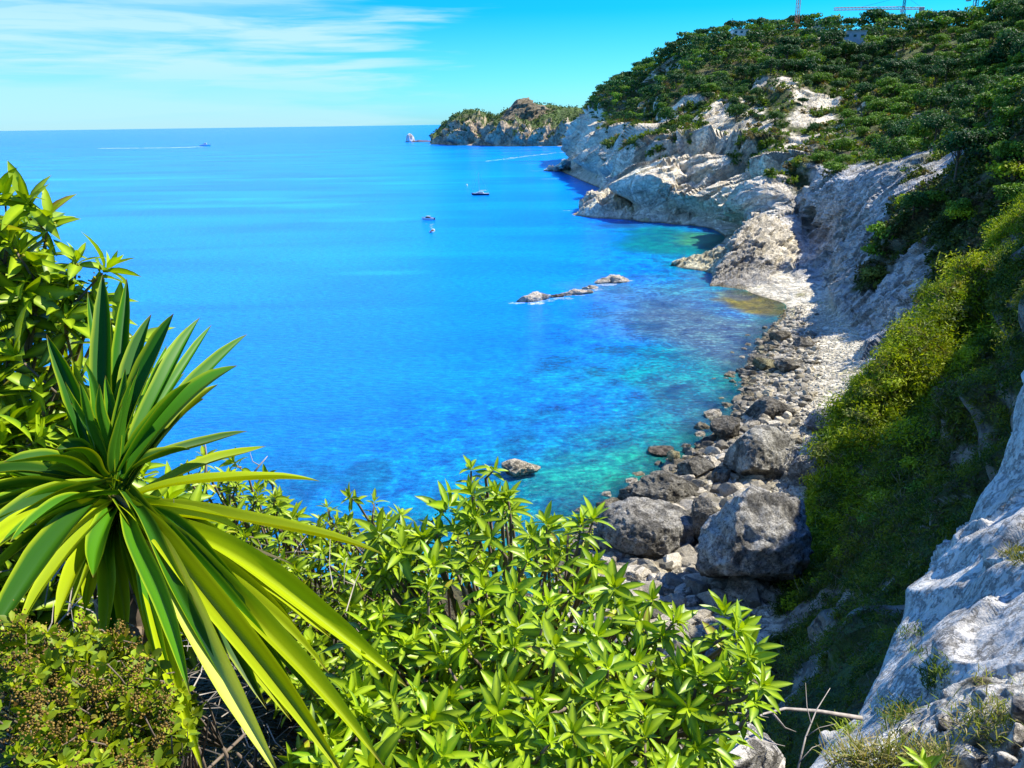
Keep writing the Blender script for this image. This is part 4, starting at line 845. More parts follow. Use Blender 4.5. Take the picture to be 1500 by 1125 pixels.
# a row along the skyline
kk = np.argmin(np.abs(PV - 6.9)); acc = None
for i in range(NU):
    if 1.6 < PU[i] < 11.5:
        p_ = G1[i, kk]
        if acc is None or np.linalg.norm(p_ - acc) > 5.5:
            acc = p_; sites.append((p_, PU[i], 6.9, PX[i, kk], PY[i, kk]))
sites.sort(key=lambda s: np.linalg.norm(s[0] - np.array([0, 0, H])) + (0 if -10 < s[4] and s[3] < 1510 else 900))
SV, SQ, ST = [], [], []; nq = 0
lowres = [crown(210, [((0, 0, 6), 3.2), ((2, 1, 6.4), 2.4), ((-2, .8, 5.8), 2.4), ((.5, -2, 6.2), 2.3), ((0, 0, 3.4), 2.2)], .75) for _ in range(4)]
print('tree sites', len(sites))
for n_, (p_, u_, v_, px, py) in enumerate(sites):
    sc = random.uniform(.55, 1.25) * (.8 if v_ < 5.2 else 1.0) * (1.15 if vn(p_ / 22.0 + 5) > .1 else .85)
    if n_ < 298 or (v_ > 6.7 and n_ < 20):
        yel = vn(p_ / 24.0) > -.02
        i = random.choice([2, 4, 4]) if yel else random.choice([0, 1, 3])
        z_ = 'light green' if yel else 'dark green'
        zone = 'ridge' if v_ > 6.3 else ('hill' if u_ > 9.6 else 'slope')
        lab = {'ridge': z_ + ' pine in the crowded line of trees along the top of the ridge', 'hill': z_ + ' pine on the right-hand hillside above the shaded grey cliff', 'slope': z_ + ' pine on the slope above the pale rock of the headland'}[zone]
        tree(i, pines, p_ - [0, 0, .6], sc, lab, 'tree', z_ + ' pines of the ' + zone)
    else:
        V, Q = lowres[n_ % 4]; a = random.uniform(0, 6.28); c, s = math.cos(a), math.sin(a)
        V = (V * sc * 1.12) @ np.array([[c, s, 0], [-s, c, 0], [0, 0, 1]]) + p_; SV.append(V); SQ.append(Q + nq); nq += len(V)
        base_ = np.array(random.choice([DG, DG, MG, (.05, .11, .02)])) * (1 + .5 * max(0, float(vn(p_ / 30.0)))); ST.append(np.repeat(rng.uniform(.65, 1.5, len(Q)), 4)[:, None] * base_)
if SV: link('pine_wood', mesh_np('pine_wood', np.concatenate(SV), np.concatenate(SQ), M['needles'], cols={'tone': np.concatenate(ST)}, smooth=False), label='dense pine wood covering the far upper hillside', cat='wood', kind='stuff')
def nth(n): return {1: 'first', 2: 'second', 3: 'third'}.get(n, str(n) + ('th' if n % 100 in (11, 12, 13) else {1: 'st', 2: 'nd', 3: 'rd'}.get(n % 10, 'th')))
def tell_apart(tail):
    gs = {}
    for o in COL.objects:
        if o.parent is None and 'group' in o and o['group'] in tail: gs.setdefault(o['group'], []).append(o)
    for g_, os_ in gs.items():
        pj = [(o, *[float(v) for v in proj(np.array(o.location[:]))]) for o in os_]; pj.sort(key=lambda q: -q[2]); nb_ = max(1, round(len(pj) ** .5 / 1.3)); sz_ = math.ceil(len(pj) / nb_); desc, land = tail[g_]
        for b_ in range(nb_):
            for k, (o, x, y) in enumerate(sorted(pj[b_ * sz_:(b_ + 1) * sz_], key=lambda q: q[1])): o['label'] = f'{desc}, {nth(k + 1)} from left in the {nth(b_ + 1)} row above {land}'
sh_ = []
ids = np.argwhere((veg > .4) & (U2 > 15.5) & (U2 < 18.9) & (V2 > 2.15) & (V2 < 7) & (PX > 1150) & (PX < 1530) & (PY > 330) & (PY < 900))
for i, j in ids[rng.choice(len(ids), 3000)]:
    p_ = G1[i, j]; ds_ = np.linalg.norm(p_ - [0, 0, H])
    if len(sh_) >= 120 or any(np.linalg.norm(p_ - q) < 2.4 for q in sh_): continue
    sh_.append(p_); k = random.choice([0, 0, 0, 2, 1]); tree(k, bushes, p_ - [0, 0, .35], random.uniform(.26, .62), 'x', 'shrub', ['bright shrubs of the crest', 'dark shrubs of the crest', 'brownish shrubs of the crest'][k], name='shrub')
tell_apart({'bright shrubs of the crest': ('yellow green shrub', 'the big boulders'), 'dark shrubs of the crest': ('dark green shrub', 'the big boulders'), 'brownish shrubs of the crest': ('brownish shrub', 'the big boulders'),
            'dark green pines of the ridge': ('dark ridge pine', 'the wooded slope'), 'light green pines of the ridge': ('light green ridge pine', 'the wooded slope'), 'dark green pines of the hill': ('dark pine', 'the shaded grey cliff'), 'light green pines of the hill': ('light green pine', 'the shaded grey cliff'),
            'dark green pines of the slope': ('dark pine', 'the pale headland rock'), 'light green pines of the slope': ('light green pine', 'the pale headland rock'), 'boulders in the shallows': ('wet boulder in the shallows', 'the oval boulder'),
            'boulders at the lower end of the beach': ('grey boulder', 'the lower beach end'), 'boulders on the pale upper beach': ('pale boulder', 'the scrub foot'), 'boulders of the waterline belt': ('brown grey boulder', 'the pyramid boulder')})
# bushes one can tell apart on the cliffs
for px, py, u0, u1, lib_i, sc, lab in [(1305, 350, 9, 14.4, 1, 1.5, 'large dark pine bush clinging high on the shaded cliff'), (1288, 372, 9, 14.4, 1, 1.2, 'smaller dark bush directly below the large bush on the shaded cliff'),
        (1278, 408, 9, 14.4, 2, 1.0, 'brownish bush low on the shaded cliff above the beach'), (1412, 322, 12, 16, 0, 1.0, 'sunlit yellow green bush alone on the dark slope'),
        (1335, 300, 9, 14.4, 0, 1.0, 'light green bush at the upper lip of the shaded cliff'), (1488, 262, 12, 16, 0, 1.15, 'sunlit bush at the right edge above the dark slope'), (1372, 292, 10, 15, 1, .9, 'dark bush below the bright rock notch of the cliff top')]:
    p_, k_ = near_pt(px, py, u0, u1); tree(lib_i, bushes, p_ - [0, 0, .5], sc, lab, 'bush', name='bush')
# low maquis between the trees
def cover(name, mask, n, size, dens_n, tones, label, cat, hgt=.8, asp=1.0, mat='scrub', spiky=0.0, fs=.34):
    ids = np.argwhere(mask); ar = np.linalg.norm(np.cross(np.gradient(G1, axis=0), np.gradient(G1, axis=1)), axis=-1)[mask]
    pk = ids[rng.choice(len(ids), n, p=ar / ar.sum())]; p0 = G1[pk[:, 0], pk[:, 1]]; n0_ = nn[pk[:, 0], pk[:, 1]]
    sz = size * rng.uniform(.5, 1.4, n) * np.where(U2[pk[:, 0], pk[:, 1]] > 15, np.clip(np.linalg.norm(p0 - [0, 0, H], axis=1) / 75, .3, 1.2), 1) ; c = np.repeat(p0, dens_n, 0) + rvec(n * dens_n) * np.array([1, 1, hgt]) * np.repeat(sz, dens_n)[:, None] * rng.uniform(.2, 1.0, (n * dens_n, 1)) + np.repeat(n0_ * sz[:, None] * .35, dens_n, 0)
    nr = np.repeat(n0_, dens_n, 0) * .5 + rvec(n * dens_n) * (.8 + spiky); nr /= np.linalg.norm(nr, axis=1, keepdims=True)
    V, Q = quads(c, nr, np.repeat(sz, dens_n) * fs * rng.uniform(.6, 1.2, n * dens_n), asp)
    ti = np.array(tones)[((fbm(p0 / 9, 3) * .5 + .5 + rng.uniform(-.42, .42, n)) * len(tones)).astype(int).clip(0, len(tones) - 1)]
    tt = np.repeat(np.repeat(ti, dens_n, 0) * rng.uniform(.82, 1.2, (n * dens_n, 1)), 4, 0)
    return link(name, mesh_np(name, V, Q, M[mat], cols={'tone': np.clip(tt, .004, .8)}, smooth=False), label=label, cat=cat, kind='stuff')
inv = (PX > 780) & (PX < 1600) & (PY > -60) & (PY < 1200)
cover('maquis', (veg > .35) & (U2 > 1.2) & (U2 < 12.4) & (V2 > 2.3) & (V2 < 7.3) & inv, 6500, 1.7, 26, [(.04, .095, .015), (.08, .15, .016), (.13, .20, .02), (.17, .15, .06)], 'low maquis scrub between the pines of the headland', 'scrub')
cover('maquis', (far > .4) & (U2 > 3.2) & (U2 < 10) & (V2 > 3.25) & (V2 < 5.6) & (fbm(G1 / 13, 4, off=14) > .10) & (nn[..., 2] > .15) & inv, 1500, 2.0, 44, [(.035, .08, .015), (.07, .13, .016), (.12, .17, .02), (.15, .12, .06)], 'scattered shrubs rooted in the ledges of the pale headland cliff', 'scrub')
cover('maquis', (veg > .3) & (U2 >= 12.2) & (U2 < 15.9) & (V2 > 2.6) & inv, 6000, 1.1, 24, [(.03, .055, .012), (.045, .08, .014), (.09, .12, .02), (.12, .10, .05)], 'dark scrub on the shaded slope right of the grey cliff', 'scrub')  # leaf tones darkened to carry the slope's shade
cover('maquis', (veg > .3) & (U2 >= 15.5) & (U2 < 18.4) & (V2 > 1.95) & inv, 15000, .62, 24, [(.09, .15, .008), (.19, .27, .008), (.30, .35, .010), (.24, .22, .05)], 'bright green scrub along the sunlit crest falling to the beach', 'scrub', asp=.45, spiky=.4)  # bright tones here and in the crest shrubs carry the sunlight
cover('maquis', (veg > .3) & (U2 >= 18.2) & (U2 < 21.6) & (V2 > 1.95) & inv, 21000, .6, 24, [(.03, .07, .012), (.07, .11, .014), (.14, .17, .016), (.10, .09, .05)], 'dark scrub filling the shaded gully below the viewpoint', 'scrub', asp=.4, spiky=.4)  # gully shade put into the darker leaf tones
cover('maquis', (veg > .3) & (U2 >= 15.4) & (U2 < 18.6) & (V2 > 2.0) & inv, 1100, 1.5, 220, [(.12, .19, .01), (.22, .30, .008), (.32, .38, .010), (.05, .09, .01)], 'rounded bright green shrubs massed along the sunlit crest', 'shrubs', asp=.45, spiky=.4, hgt=.9, fs=.13)
cover('maquis', (veg > .3) & (U2 >= 18.4) & (U2 < 21.4) & (V2 > 2.0) & inv, 700, 1.1, 200, [(.04, .08, .01), (.09, .14, .012), (.17, .2, .016)], 'rounded dark shrubs massed in the shaded gully', 'shrubs', asp=.45, spiky=.4, hgt=.9, fs=.13)  # same darkened tones, the gully's shade in the colour
# cape shrubs
mk = NC[..., 2] > .35; K_ = np.argwhere(mk & (GC[..., 2] > 14)); K_ = K_[rng.choice(len(K_), 1500)]; p0 = GC[K_[:, 0], K_[:, 1]]
c = np.repeat(p0, 8, 0) + rng.normal(size=(12000, 3)) * 2.2; V, Q = quads(c, rvec(12000), 2.2); link('cape_scrub', mesh_np('cape_scrub', V, Q, M['scrub'], cols={'tone': np.repeat(np.array([.07, .12, .03]) * rng.uniform(.6, 1.3, (12000, 1)), 4, 0)}, smooth=False), label='low green scrub on top of the far cape', cat='scrub', kind='stuff')
# dry bare twigs standing out of the near scrub
m_ = (veg > .3) & (U2 >= 15.7) & (U2 < 21.0) & (V2 > 2.3) & (PX > 1150) & (PX < 1520) & (PY > 360) & (PY < 1100)
ids = np.argwhere(m_); tw = MB()
for i, j in ids[rng.choice(len(ids), 260)]:
    p_ = Vector(G1[i, j]); dr = np.linalg.norm(G1[i, j] - [0, 0, H]) / 70
    if dr < .62: continue
    for _ in range(5):
        v = Vector((random.uniform(-1, .6), random.uniform(-.8, .6), random.uniform(.5, 1.3))); l_ = random.uniform(.6, 1.7) * dr ** .5
        q = p_ + v * l_ * .6; tw.tube([p_, q, q + (v + Vector((random.uniform(-.8, .8), 0, random.uniform(-.9, .3)))) * l_ * .5], [.02 * dr, .012 * dr, .005 * dr], 3)
tw.build('dry_twigs', M['twig'], label='bare grey dry twigs sticking out of the slope scrub', cat='twigs', kind='stuff')
# ------------------------------------------------------------------ near rock on the right
def nloft(K, step, fn, name, mat, cf, hi=70, **kw):
    G, pu, pv = loft(K, step, 4, hi); n = normals(G)
    U = pu[:, None] * np.ones(len(pv)); V = pv[None] * np.ones(len(pu))[:, None]
    s = -1 if np.mean(np.sum(n * (np.array([0, 0, H]) - G), -1)) < 0 else 1; n = n * s
    G = G + n * fn(G, U, V)[..., None]; n = normals(G) * s
    Q = gridq(*G.shape[:2]); Q = Q[:, ::-1] if s > 0 else Q
    return link(name, mesh_np(name, G.reshape(-1, 3), Q, mat, cols={'tone': np.clip(cf(G, U, V, n), .01, .9).reshape(-1, 3)}), **kw), G, n
sil = [(1150, 1175, 7.3), (1206, 1085, 8.2), (1256, 1055, 8.8), (1272, 1004, 9.4), (1288, 962, 9.8), (1302, 928, 10.2), (1318, 895, 10.6), (1326, 860, 11.0), (1362, 838, 11.4), (1386, 800, 11.9), (1422, 778, 12.3), (1442, 738, 12.8), (1468, 700, 13.3), (1474, 650, 13.8), (1480, 600, 14.3), (1500, 552, 14.9), (1545, 500, 15.4)]
K = []
for i, (x, y, d_) in enumerate(sil):
    f_ = i / (len(sil) - 1); s = D(x, y, d_); K.append([D(x + 160, y + 20, d_ * 1.25) + W(.3, 0, -.4), D(x + 22, y + 6, d_ * 1.12), s, D(x + 45 - 10 * f_, y - 6 + 4 * f_, d_ * .92), D(x + 110, y - 22 + 16 * f_, d_ * .83), D(x + 200, y - 40 + 30 * f_, d_ * .73), D(x + 360, y - 50 + 40 * f_, d_ * .61)])
def fr(G, U, V): return fbm(G / 1.9, 3) * .22 + ridge(G * np.array([1, 1, .5]) / 1.1, 4) * .035 + fbm(G / .3, 4) * .014 + fbm(G / .09, 3) * .006 - sm(ridge(G * np.array([1, 1, .6]) / 1.3 + 4, 3), .55, .8) * .12
nrock, GR, NR = nloft(K, 2.0, fr, 'rock_outcrop', M['near_cliff'], lambda G, U, V, n: np.array([.66, .65, .62]) * (1 + .16 * fbm(G / .7, 4)[..., None]) * np.ones_like(G), hi=90,
      label='big smooth blue grey rock face in the shade at the right edge of the viewpoint', cat='rock face')
K = [[D(1340, 1200, 5.4), D(1372, 1150, 5.0), D(1440, 1175, 4.5), D(1600, 1200, 4)], [D(1345, 1120, 5.6), D(1382, 1085, 5.1), D(1450, 1090, 4.7), D(1600, 1110, 4.1)],
     [D(1362, 1060, 5.8), D(1398, 1042, 5.4), D(1455, 1045, 4.9), D(1600, 1060, 4.3)], [D(1400, 1015, 6.2), D(1430, 1008, 5.8), D(1480, 1008, 5.3), D(1600, 1015, 4.7)], [D(1440, 1012, 7), D(1470, 1012, 6.6), D(1510, 1010, 6.0), D(1600, 1010, 5.4)]]
def fr2(G, U, V): return ridge(G / .42, 5) * .10 + fbm(G / .9, 4) * .1 + fbm(G / .08, 4) * .02
_, GB, NB_ = nloft(K, 2.0, fr2, 'rock_outcrop', M['near_cliff'], lambda G, U, V, n: (np.array([.62, .60, .54]) * (1 + .2 * fbm(G / .2, 4)[..., None])) + (np.array([.10, .09, .04]) - np.array([.6, .58, .52])) * sm(fbm(G / .35, 4, off=8), .08, .4)[..., None],
      label='crumbly sunlit white rock with soil in its hollows, at the bottom right corner', cat='rock outcrop')
smallr = [rock_mesh('loose_stone', 300 + i, 4, (1, .8, .65), M['near_cliff'], c_, 12, .10, .05) for i, c_ in enumerate([(.62, .60, .55), (.52, .50, .46), (.66, .62, .54)])]
for i, (px, py, d_, wpx, lab) in enumerate([(1462, 1030, 4.9, 60, 'angular white stone high on the crumbly rock at the corner'), (1385, 1062, 5.1, 34, 'small grey stone on the left shoulder of the crumbly rock'), (1492, 1085, 4.5, 46, 'white stone at the right edge above the bottom corner'),
        (1420, 1112, 4.6, 52, 'pale stone lying at the foot of the crumbly rock'), (1475, 1118, 4.4, 40, 'broken white stone in the very bottom right corner'), (1330, 1085, 5.8, 40, 'rounded stone in the grass left of the crumbly rock'), (1492, 955, 7.4, 44, 'knobbly pale stone standing out from the right edge of the shaded rock face'), (1500, 1040, 4.6, 40, 'grey stone half out of the picture on the crumbly rock')]):
    o = link('loose_stone', smallr[i % 3], label=lab, cat='stone'); o.location = D(px, py, d_ + .08); s_ = wpx / F * d_ / 2; o.scale = (s_, s_, s_); o.rotation_euler = (i * .5, i * .9, i * 1.7)
# white stones below the broad leaved bush
for i, (px, py, d_, wpx, lab) in enumerate([(1085, 1088, 5.2, 110, 'big cream boulder half hidden under the right end of the broad leaved bush'), (1130, 1105, 5.6, 60, 'cream stone beside the big half hidden boulder under the bush')]):
    o = link('loose_stone', smallr[(i * 2) % 3], label=lab, cat='stone'); s_ = wpx / F * d_ / 2; o.location = D(px, py + 20, d_); o.scale = (s_ * 1.2, s_, s_); o.rotation_euler = (.3, .2, i + .4)

# ------------------------------------------------------------------ leaves
def leaf_batch(o_, d_, n_, Ln, Wd, curl, fold=.22, prof='ell', rows=6):
    """vectorised curved, folded leaf blades. o_ base, d_ direction, n_ upper side"""
    N_ = len(o_); d_ = d_ / np.linalg.norm(d_, axis=1, keepdims=True); s_ = np.cross(d_, n_); s_ /= np.linalg.norm(s_, axis=1, keepdims=True) + 1e-9; n_ = np.cross(s_, d_)
    t_ = np.linspace(0, 1, rows)[None, :, None]
    if prof == 'ell': wp = np.sin(np.pi * np.clip(t_, 0, 1) ** .85) ** .8 * .98 + .02
    elif prof == 'obo': wp = np.sin(np.pi * np.clip(t_, 0, 1) ** 1.5) ** .7 * .97 + .03
    L_ = Ln[:, None, None]; W_ = Wd[:, None, None] / 2; c_ = curl[:, None, None]
    mid_ = o_[:, None] + d_[:, None] * L_ * (t_ - .12 * np.abs(c_) * t_ ** 2) - n_[:, None] * L_ * c_ * t_ ** 2 * .5
    side = s_[:, None] * W_ * wp; lift = n_[:, None] * W_ * wp * fold * 2
    V = np.stack([mid_ - side + lift, mid_, mid_ + side + lift], 2)         # N,rows,3,3
    b_ = (np.arange(N_) * rows * 3)[:, None, None]; r_ = (np.arange(rows - 1) * 3)[None, :, None]; k = np.arange(2)[None, None]
    i = b_ + r_ + k; Q = np.stack([i, i + 1, i + 4, i + 3], -1).reshape(-1, 4)
    mid_a = np.tile(np.array([0, .8, 0]), (N_, rows, 1)).reshape(-1)
    return V.reshape(-1, 3), Q, mid_a, rows * 3
def inpoly(x, y, poly):
    r = np.zeros(x.shape, bool); n = len(poly)
    for i in range(n):
        x1, y1 = poly[i]; x2, y2 = poly[(i + 1) % n]
        with np.errstate(divide='ignore', invalid='ignore'): c = ((y1 > y) != (y2 > y)) & (x < (x2 - x1) * (y - y1) / (y2 - y1 + 1e-9) + x1)
        r ^= c
    return r
def scatter_poly(poly, sp, jit=.5):
    p_ = np.array(poly); xs = np.arange(p_[:, 0].min(), p_[:, 0].max(), sp); ys = np.arange(p_[:, 1].min(), p_[:, 1].max(), sp)
    X, Y = np.meshgrid(xs, ys); X = X + (np.arange(len(ys)) % 2)[:, None] * sp / 2; X = X + rng.uniform(-jit, jit, X.shape) * sp; Y = Y + rng.uniform(-jit, jit, Y.shape) * sp
    k = inpoly(X, Y, poly); return X[k], Y[k]
def basis(a):
    a = a / np.linalg.norm(a, axis=1, keepdims=True); b_ = np.cross(a, np.array([.3, -.2, .93])); b_ /= np.linalg.norm(b_, axis=1, keepdims=True); return a, b_, np.cross(a, b_)
def shrub(name, shoots, axes, Ln, kmin, kmax, wr, prof, mat, root, label, cat, inner, outer, old, stem_r=.004, curl=(.1, .9), trail=5, stemlen=.22, berries=None, fold=.22, stems=True, rowsn=6):
    """shoots: tips of the twigs; every tip carries a whorl of leaves and a few older leaves down its stem"""
    n = len(shoots); A, B_, C_ = basis(axes); O_, Dd, Nn, LL, CC, TT = [], [], [], [], [], []
    for i in range(n):
        k = random.randint(kmin, kmax); ph = random.random() * 6.28; s0 = random.uniform(.82, 1.15); hue = random.uniform(.75, 1.2)
        for j in range(k + trail):
            q = min(j / (k - 1), 1.0); th = R(14 + 66 * q ** .8) if j < k else R(random.uniform(60, 110)); a = ph + j * 2.4 + random.uniform(-.25, .25)
            rad = B_[i] * math.cos(a) + C_[i] * math.sin(a); d_ = A[i] * math.cos(th) + rad * math.sin(th)
            d_ = d_ + rng.normal(size=3) * .13; nrm = A[i] * math.sin(th) - rad * math.cos(th) + rng.normal(size=3) * .25
            l_ = Ln[i] * s0 * (.45 + .55 * min(1, q * 1.7)) * random.uniform(.8, 1.12)
            off = 0.02 * Ln[i] * (k - j) if j < k else -stemlen * random.uniform(.1, 1) * Ln[i] * 4
            O_.append(shoots[i] + A[i] * off); Dd.append(d_); Nn.append(nrm); LL.append(l_); CC.append(random.uniform(*curl) * (.3 + .7 * q))
            c_ = np.array(inner) * (1 - q) + np.array(outer) * q if j < k else np.array(outer) * .6 + np.array(old) * .4  # outer and older leaves also darkened in colour to deepen the bush's shadows
            if j >= k and random.random() < .07: c_ = np.array(random.choice([(.38, .30, .04), (.20, .11, .03), (.42, .38, .05)]))
            if random.random() < .15: l_ *= .62; LL[-1:] = [l_]
            TT.append(c_ * hue * random.uniform(.65, 1.3))
    O_, Dd, Nn, LL, CC, TT = map(np.array, (O_, Dd, Nn, LL, CC, TT))
    V, Q, mid_a, per = leaf_batch(O_, Dd, Nn, LL, LL * wr * rng.uniform(.85, 1.15, len(LL)), CC, fold, prof, rowsn)
    r_ = empty(name, root, label, cat); inv_ = -np.array(root)
    link('foliage', mesh_np('foliage', V + inv_, Q, M[mat], cols={'tone': np.clip(np.repeat(TT, per, 0), .004, .9)}, attrs={'mid': mid_a}), r_)
    if stems:
        m_ = MB(); rt = np.array(root); hubs = []
        for k in range(max(6, n // 28)):
            i = random.randrange(n); hubs.append(rt * .45 + shoots[i] * .55 + rng.normal(size=3) * .06 - A[i] * .12)
        hubs = np.array(hubs)
        for h_ in hubs: mid_ = (h_ + rt) / 2 + rng.normal(size=3) * .08; m_.tube([rt - rt, mid_ - rt, h_ - rt], [stem_r * 4.5, stem_r * 3.6, stem_r * 2.6], 6)
        for i in range(n):
            h_ = hubs[np.argmin(np.linalg.norm(hubs - shoots[i], axis=1))]; b_ = shoots[i] - A[i] * stemlen * Ln[i] * 4
            m_.tube([h_ - rt, (h_ + b_) / 2 - rt + rng.normal(size=3) * .02, b_ - rt, shoots[i] - rt], [stem_r * 2.2, stem_r * 1.6, stem_r * 1.2, stem_r * .7], 5)
        m_.build('branch', M['greybark'], r_, smooth=True)
    if berries:
        n2 = len(shoots) * berries[0]; k = rng.integers(0, n, n2); c = shoots[k] - A[k] * rng.uniform(-.1, .5, (n2, 1)) * Ln[k][:, None] + rvec(n2) * (.14 * Ln[k])[:, None]
        Vb = (IV[None] * (berries[1] * rng.uniform(.6, 1.2, (n2, 1, 1))) + c[:, None] + inv_).reshape(-1, 3); Tb = (IF[None] + (np.arange(n2) * len(IV))[:, None, None]).reshape(-1, 3)
        link('flower_bud', mesh_np('flower_bud', Vb, None, M['mastic'], T=Tb, cols={'tone': np.repeat(np.array(berries[2]) * rng.uniform(.6, 1.3, (n2, 1)), len(IV), 0)}), r_)
    return r_
UPV = np.array([0, 0, 1.0])
def axes_for(n, lean, jit): return np.array(lean)[None] + rng.normal(size=(n, 3)) * jit
def layers(poly, specs, dfun, edge=None, gap=-.38):
    P_, Lf = [], []
    for sp, dd, sh in specs:
        X, Y = scatter_poly([(x + sh[0], y + sh[1]) for x, y in poly], sp); g_ = vn(np.stack([X / 62, Y / 50, 0 * X + 3], -1)) > (gap if dd < .3 else -.8); X, Y = X[g_], Y[g_]; d_ = dfun(X, Y) + dd + rng.uniform(-.06, .06, X.shape); P_.append(D(X, Y, d_))
    if edge: e = np.array(edge, float); P_.append(D(e[:, 0], e[:, 1], dfun(e[:, 0], e[:, 1])))
    return np.concatenate(P_)
# --- broad leaved bush in the middle of the foreground
polyA = [(560, 770), (640, 790), (668, 735), (700, 700), (735, 715), (770, 765), (850, 775), (868, 800), (905, 868), (960, 885), (1010, 905), (1060, 912), (1105, 925), (1100, 985), (1120, 1030), (1085, 1050), (1060, 1085), (1050, 1160), (430, 1160), (470, 1040), (520, 960), (540, 860)]
dA = lambda x, y: 2.05 - (y - 900) * .0016 + .15 * np.sin(x / 70.0) * .3
edgeA = [(690, 690), (722, 690), (655, 745), (640, 780), (700, 765), (745, 735), (800, 770), (850, 775), (868, 765), (590, 790), (620, 790), (902, 865), (985, 915), (1062, 905), (1100, 985), (1110, 1010), (955, 880), (1000, 985), (640, 960), (905, 985), (1075, 925), (690, 1090), (880, 1070), (570, 830)]
shA = layers(polyA, [(43, 0, (0, 12)), (45, .18, (0, 8)), (50, .38, (0, 10)), (60, .62, (0, 20))], dA, edgeA, -.6)
shrub('broadleaf_shrub', shA, axes_for(len(shA), (.10, -.25, 1.0), .36), rng.uniform(.06, .092, len(shA)), 8, 12, .27, 'ell', 'leaf', (.15, 2.7, 37.0),
      'glossy broad leaved bush with whorled yellow green leaves, filling the middle foreground', 'shrub', (.32, .44, .002), (.055, .18, .002), (.015, .06, .004), berries=(9, .0035, (.40, .44, .02)))
# --- the same kind of bush farther left, behind the long yucca leaves
polyB = [(250, 705), (300, 680), (345, 700), (400, 712), (430, 740), (500, 735), (560, 750), (610, 775), (640, 800), (640, 900), (600, 980), (540, 1040), (480, 1080), (400, 1000), (330, 900), (260, 800)]
dB = lambda x, y: 3.3 - (y - 760) * .0026 + 0 * x
edgeB = [(300, 672), (345, 680), (390, 700), (515, 730), (548, 738), (585, 760), (480, 745), (330, 700), (275, 690)]
shB = layers(polyB, [(32, 0, (0, 8)), (30, .2, (0, 8)), (30, .45, (0, 12))], dB, edgeB, -.6)
shrub('broadleaf_shrub', shB, axes_for(len(shB), (.05, -.25, 1.0), .4), rng.uniform(.055, .085, len(shB)), 7, 11, .29, 'ell', 'leaf', (-.9, 3.9, 36.2),
      'smaller leaved bush behind the long drooping yucca leaves, with the sea beyond', 'shrub', (.30, .40, .002), (.05, .14, .002), (.015, .055, .004), berries=(6, .0035, (.42, .40, .02)))
# --- tall bush at the left edge
polyC = [(-60, 250), (20, 300), (60, 320), (100, 385), (150, 415), (165, 440), (160, 500), (185, 560), (190, 640), (140, 720), (60, 800), (20, 900), (-60, 930)]
dC = lambda x, y: 3.0 - (y - 500) * .0004 + 0 * x
edgeC = [(8, 300), (45, 305), (70, 330), (112, 392), (150, 400), (20, 380), (-10, 290), (90, 460), (60, 420), (185, 500), (190, 560)]
shC = layers(polyC, [(50, 0, (0, 24)), (46, .25, (0, 24)), (50, .5, (0, 24))], dC, edgeC, -.6)
shC = np.concatenate([shC, layers([(-50, 600), (120, 620), (250, 720), (330, 830), (330, 960), (-50, 960)], [(44, 0, (0, 0)), (40, .25, (0, 0))], lambda x, y: 3.15 + 0 * x, None, -.8)])
shrub('broadleaf_shrub', shC, axes_for(len(shC), (.30, -.15, 1.0), .38), rng.uniform(.125, .18, len(shC)), 7, 11, .27, 'ell', 'leaf', (-1.9, 2.9, 36.6),
      'tall broad leaved bush rising at the left edge behind the yucca', 'shrub', (.28, .40, .002), (.035, .13, .002), (.012, .05, .004), berries=(8, .005, (.42, .42, .03)), stem_r=.005)
# --- small leaved flowering bush at the lower left
polyD = [(-40, 900), (30, 905), (90, 930), (150, 915), (205, 940), (235, 975), (262, 1000), (285, 1030), (280, 1075), (245, 1100), (240, 1160), (-40, 1160)]
dD = lambda x, y: 1.62 - (y - 1000) * .0010 + 0 * x
shD = layers(polyD, [(19, 0, (0, 6)), (18, .08, (0, 6)), (20, .18, (0, 8))], dD, None, -.7)
shrub('flowering_shrub', shD, axes_for(len(shD), (0, -.3, 1.0), .45), rng.uniform(.022, .032, len(shD)), 7, 11, .46, 'obo', 'mastic', (-.75, 1.75, 38.1),
      'dense small leaved bush with brown flower heads at the lower left corner', 'shrub', (.40, .46, .01), (.16, .25, .006), (.03, .07, .005), stem_r=.0014, curl=(-.1, .4), trail=4, stemlen=.3, berries=None, fold=.12, rowsn=5)
hd = shD[rng.choice(len(shD), len(shD) // 4)]; hd = hd + np.array([0, -.01, .034]); n2 = 60; c = np.repeat(hd, n2, 0) + rng.normal(size=(len(hd) * n2, 3)) * np.array([.007, .007, .013])
Vb = (IV[None] * .0018 * rng.uniform(.6, 1.4, (len(c), 1, 1)) + c[:, None]).reshape(-1, 3) - np.array([-.75, 1.75, 38.1]); Tb = (IF[None] + (np.arange(len(c)) * len(IV))[:, None, None]).reshape(-1, 3)
rD = [o for o in bpy.data.objects if o.name.startswith('flowering_shrub')][0]
link('flower_head', mesh_np('flower_head', Vb, None, M['mastic'], T=Tb, cols={'tone': np.repeat(np.array([.30, .20, .04]) * rng.uniform(.4, 1.4, (len(c), 1)), len(IV), 0)}), rD)
# --- leafy sprout at the bottom edge, under the rock
shE = D(np.array([1348., 1362, 1335]), np.array([1122., 1130, 1135]), np.array([3.9, 3.8, 3.9]))
shrub('leafy_sprout', shE, axes_for(3, (0, -.2, 1), .2), np.full(3, .10), 6, 8, .28, 'ell', 'leaf', tuple(D(1345, 1200, 4.1)), 'bright green leafy sprout at the bottom edge in front of the crumbly rock', 'plant', (.30, .42, .02), (.2, .36, .02), (.1, .2, .01), trail=1)

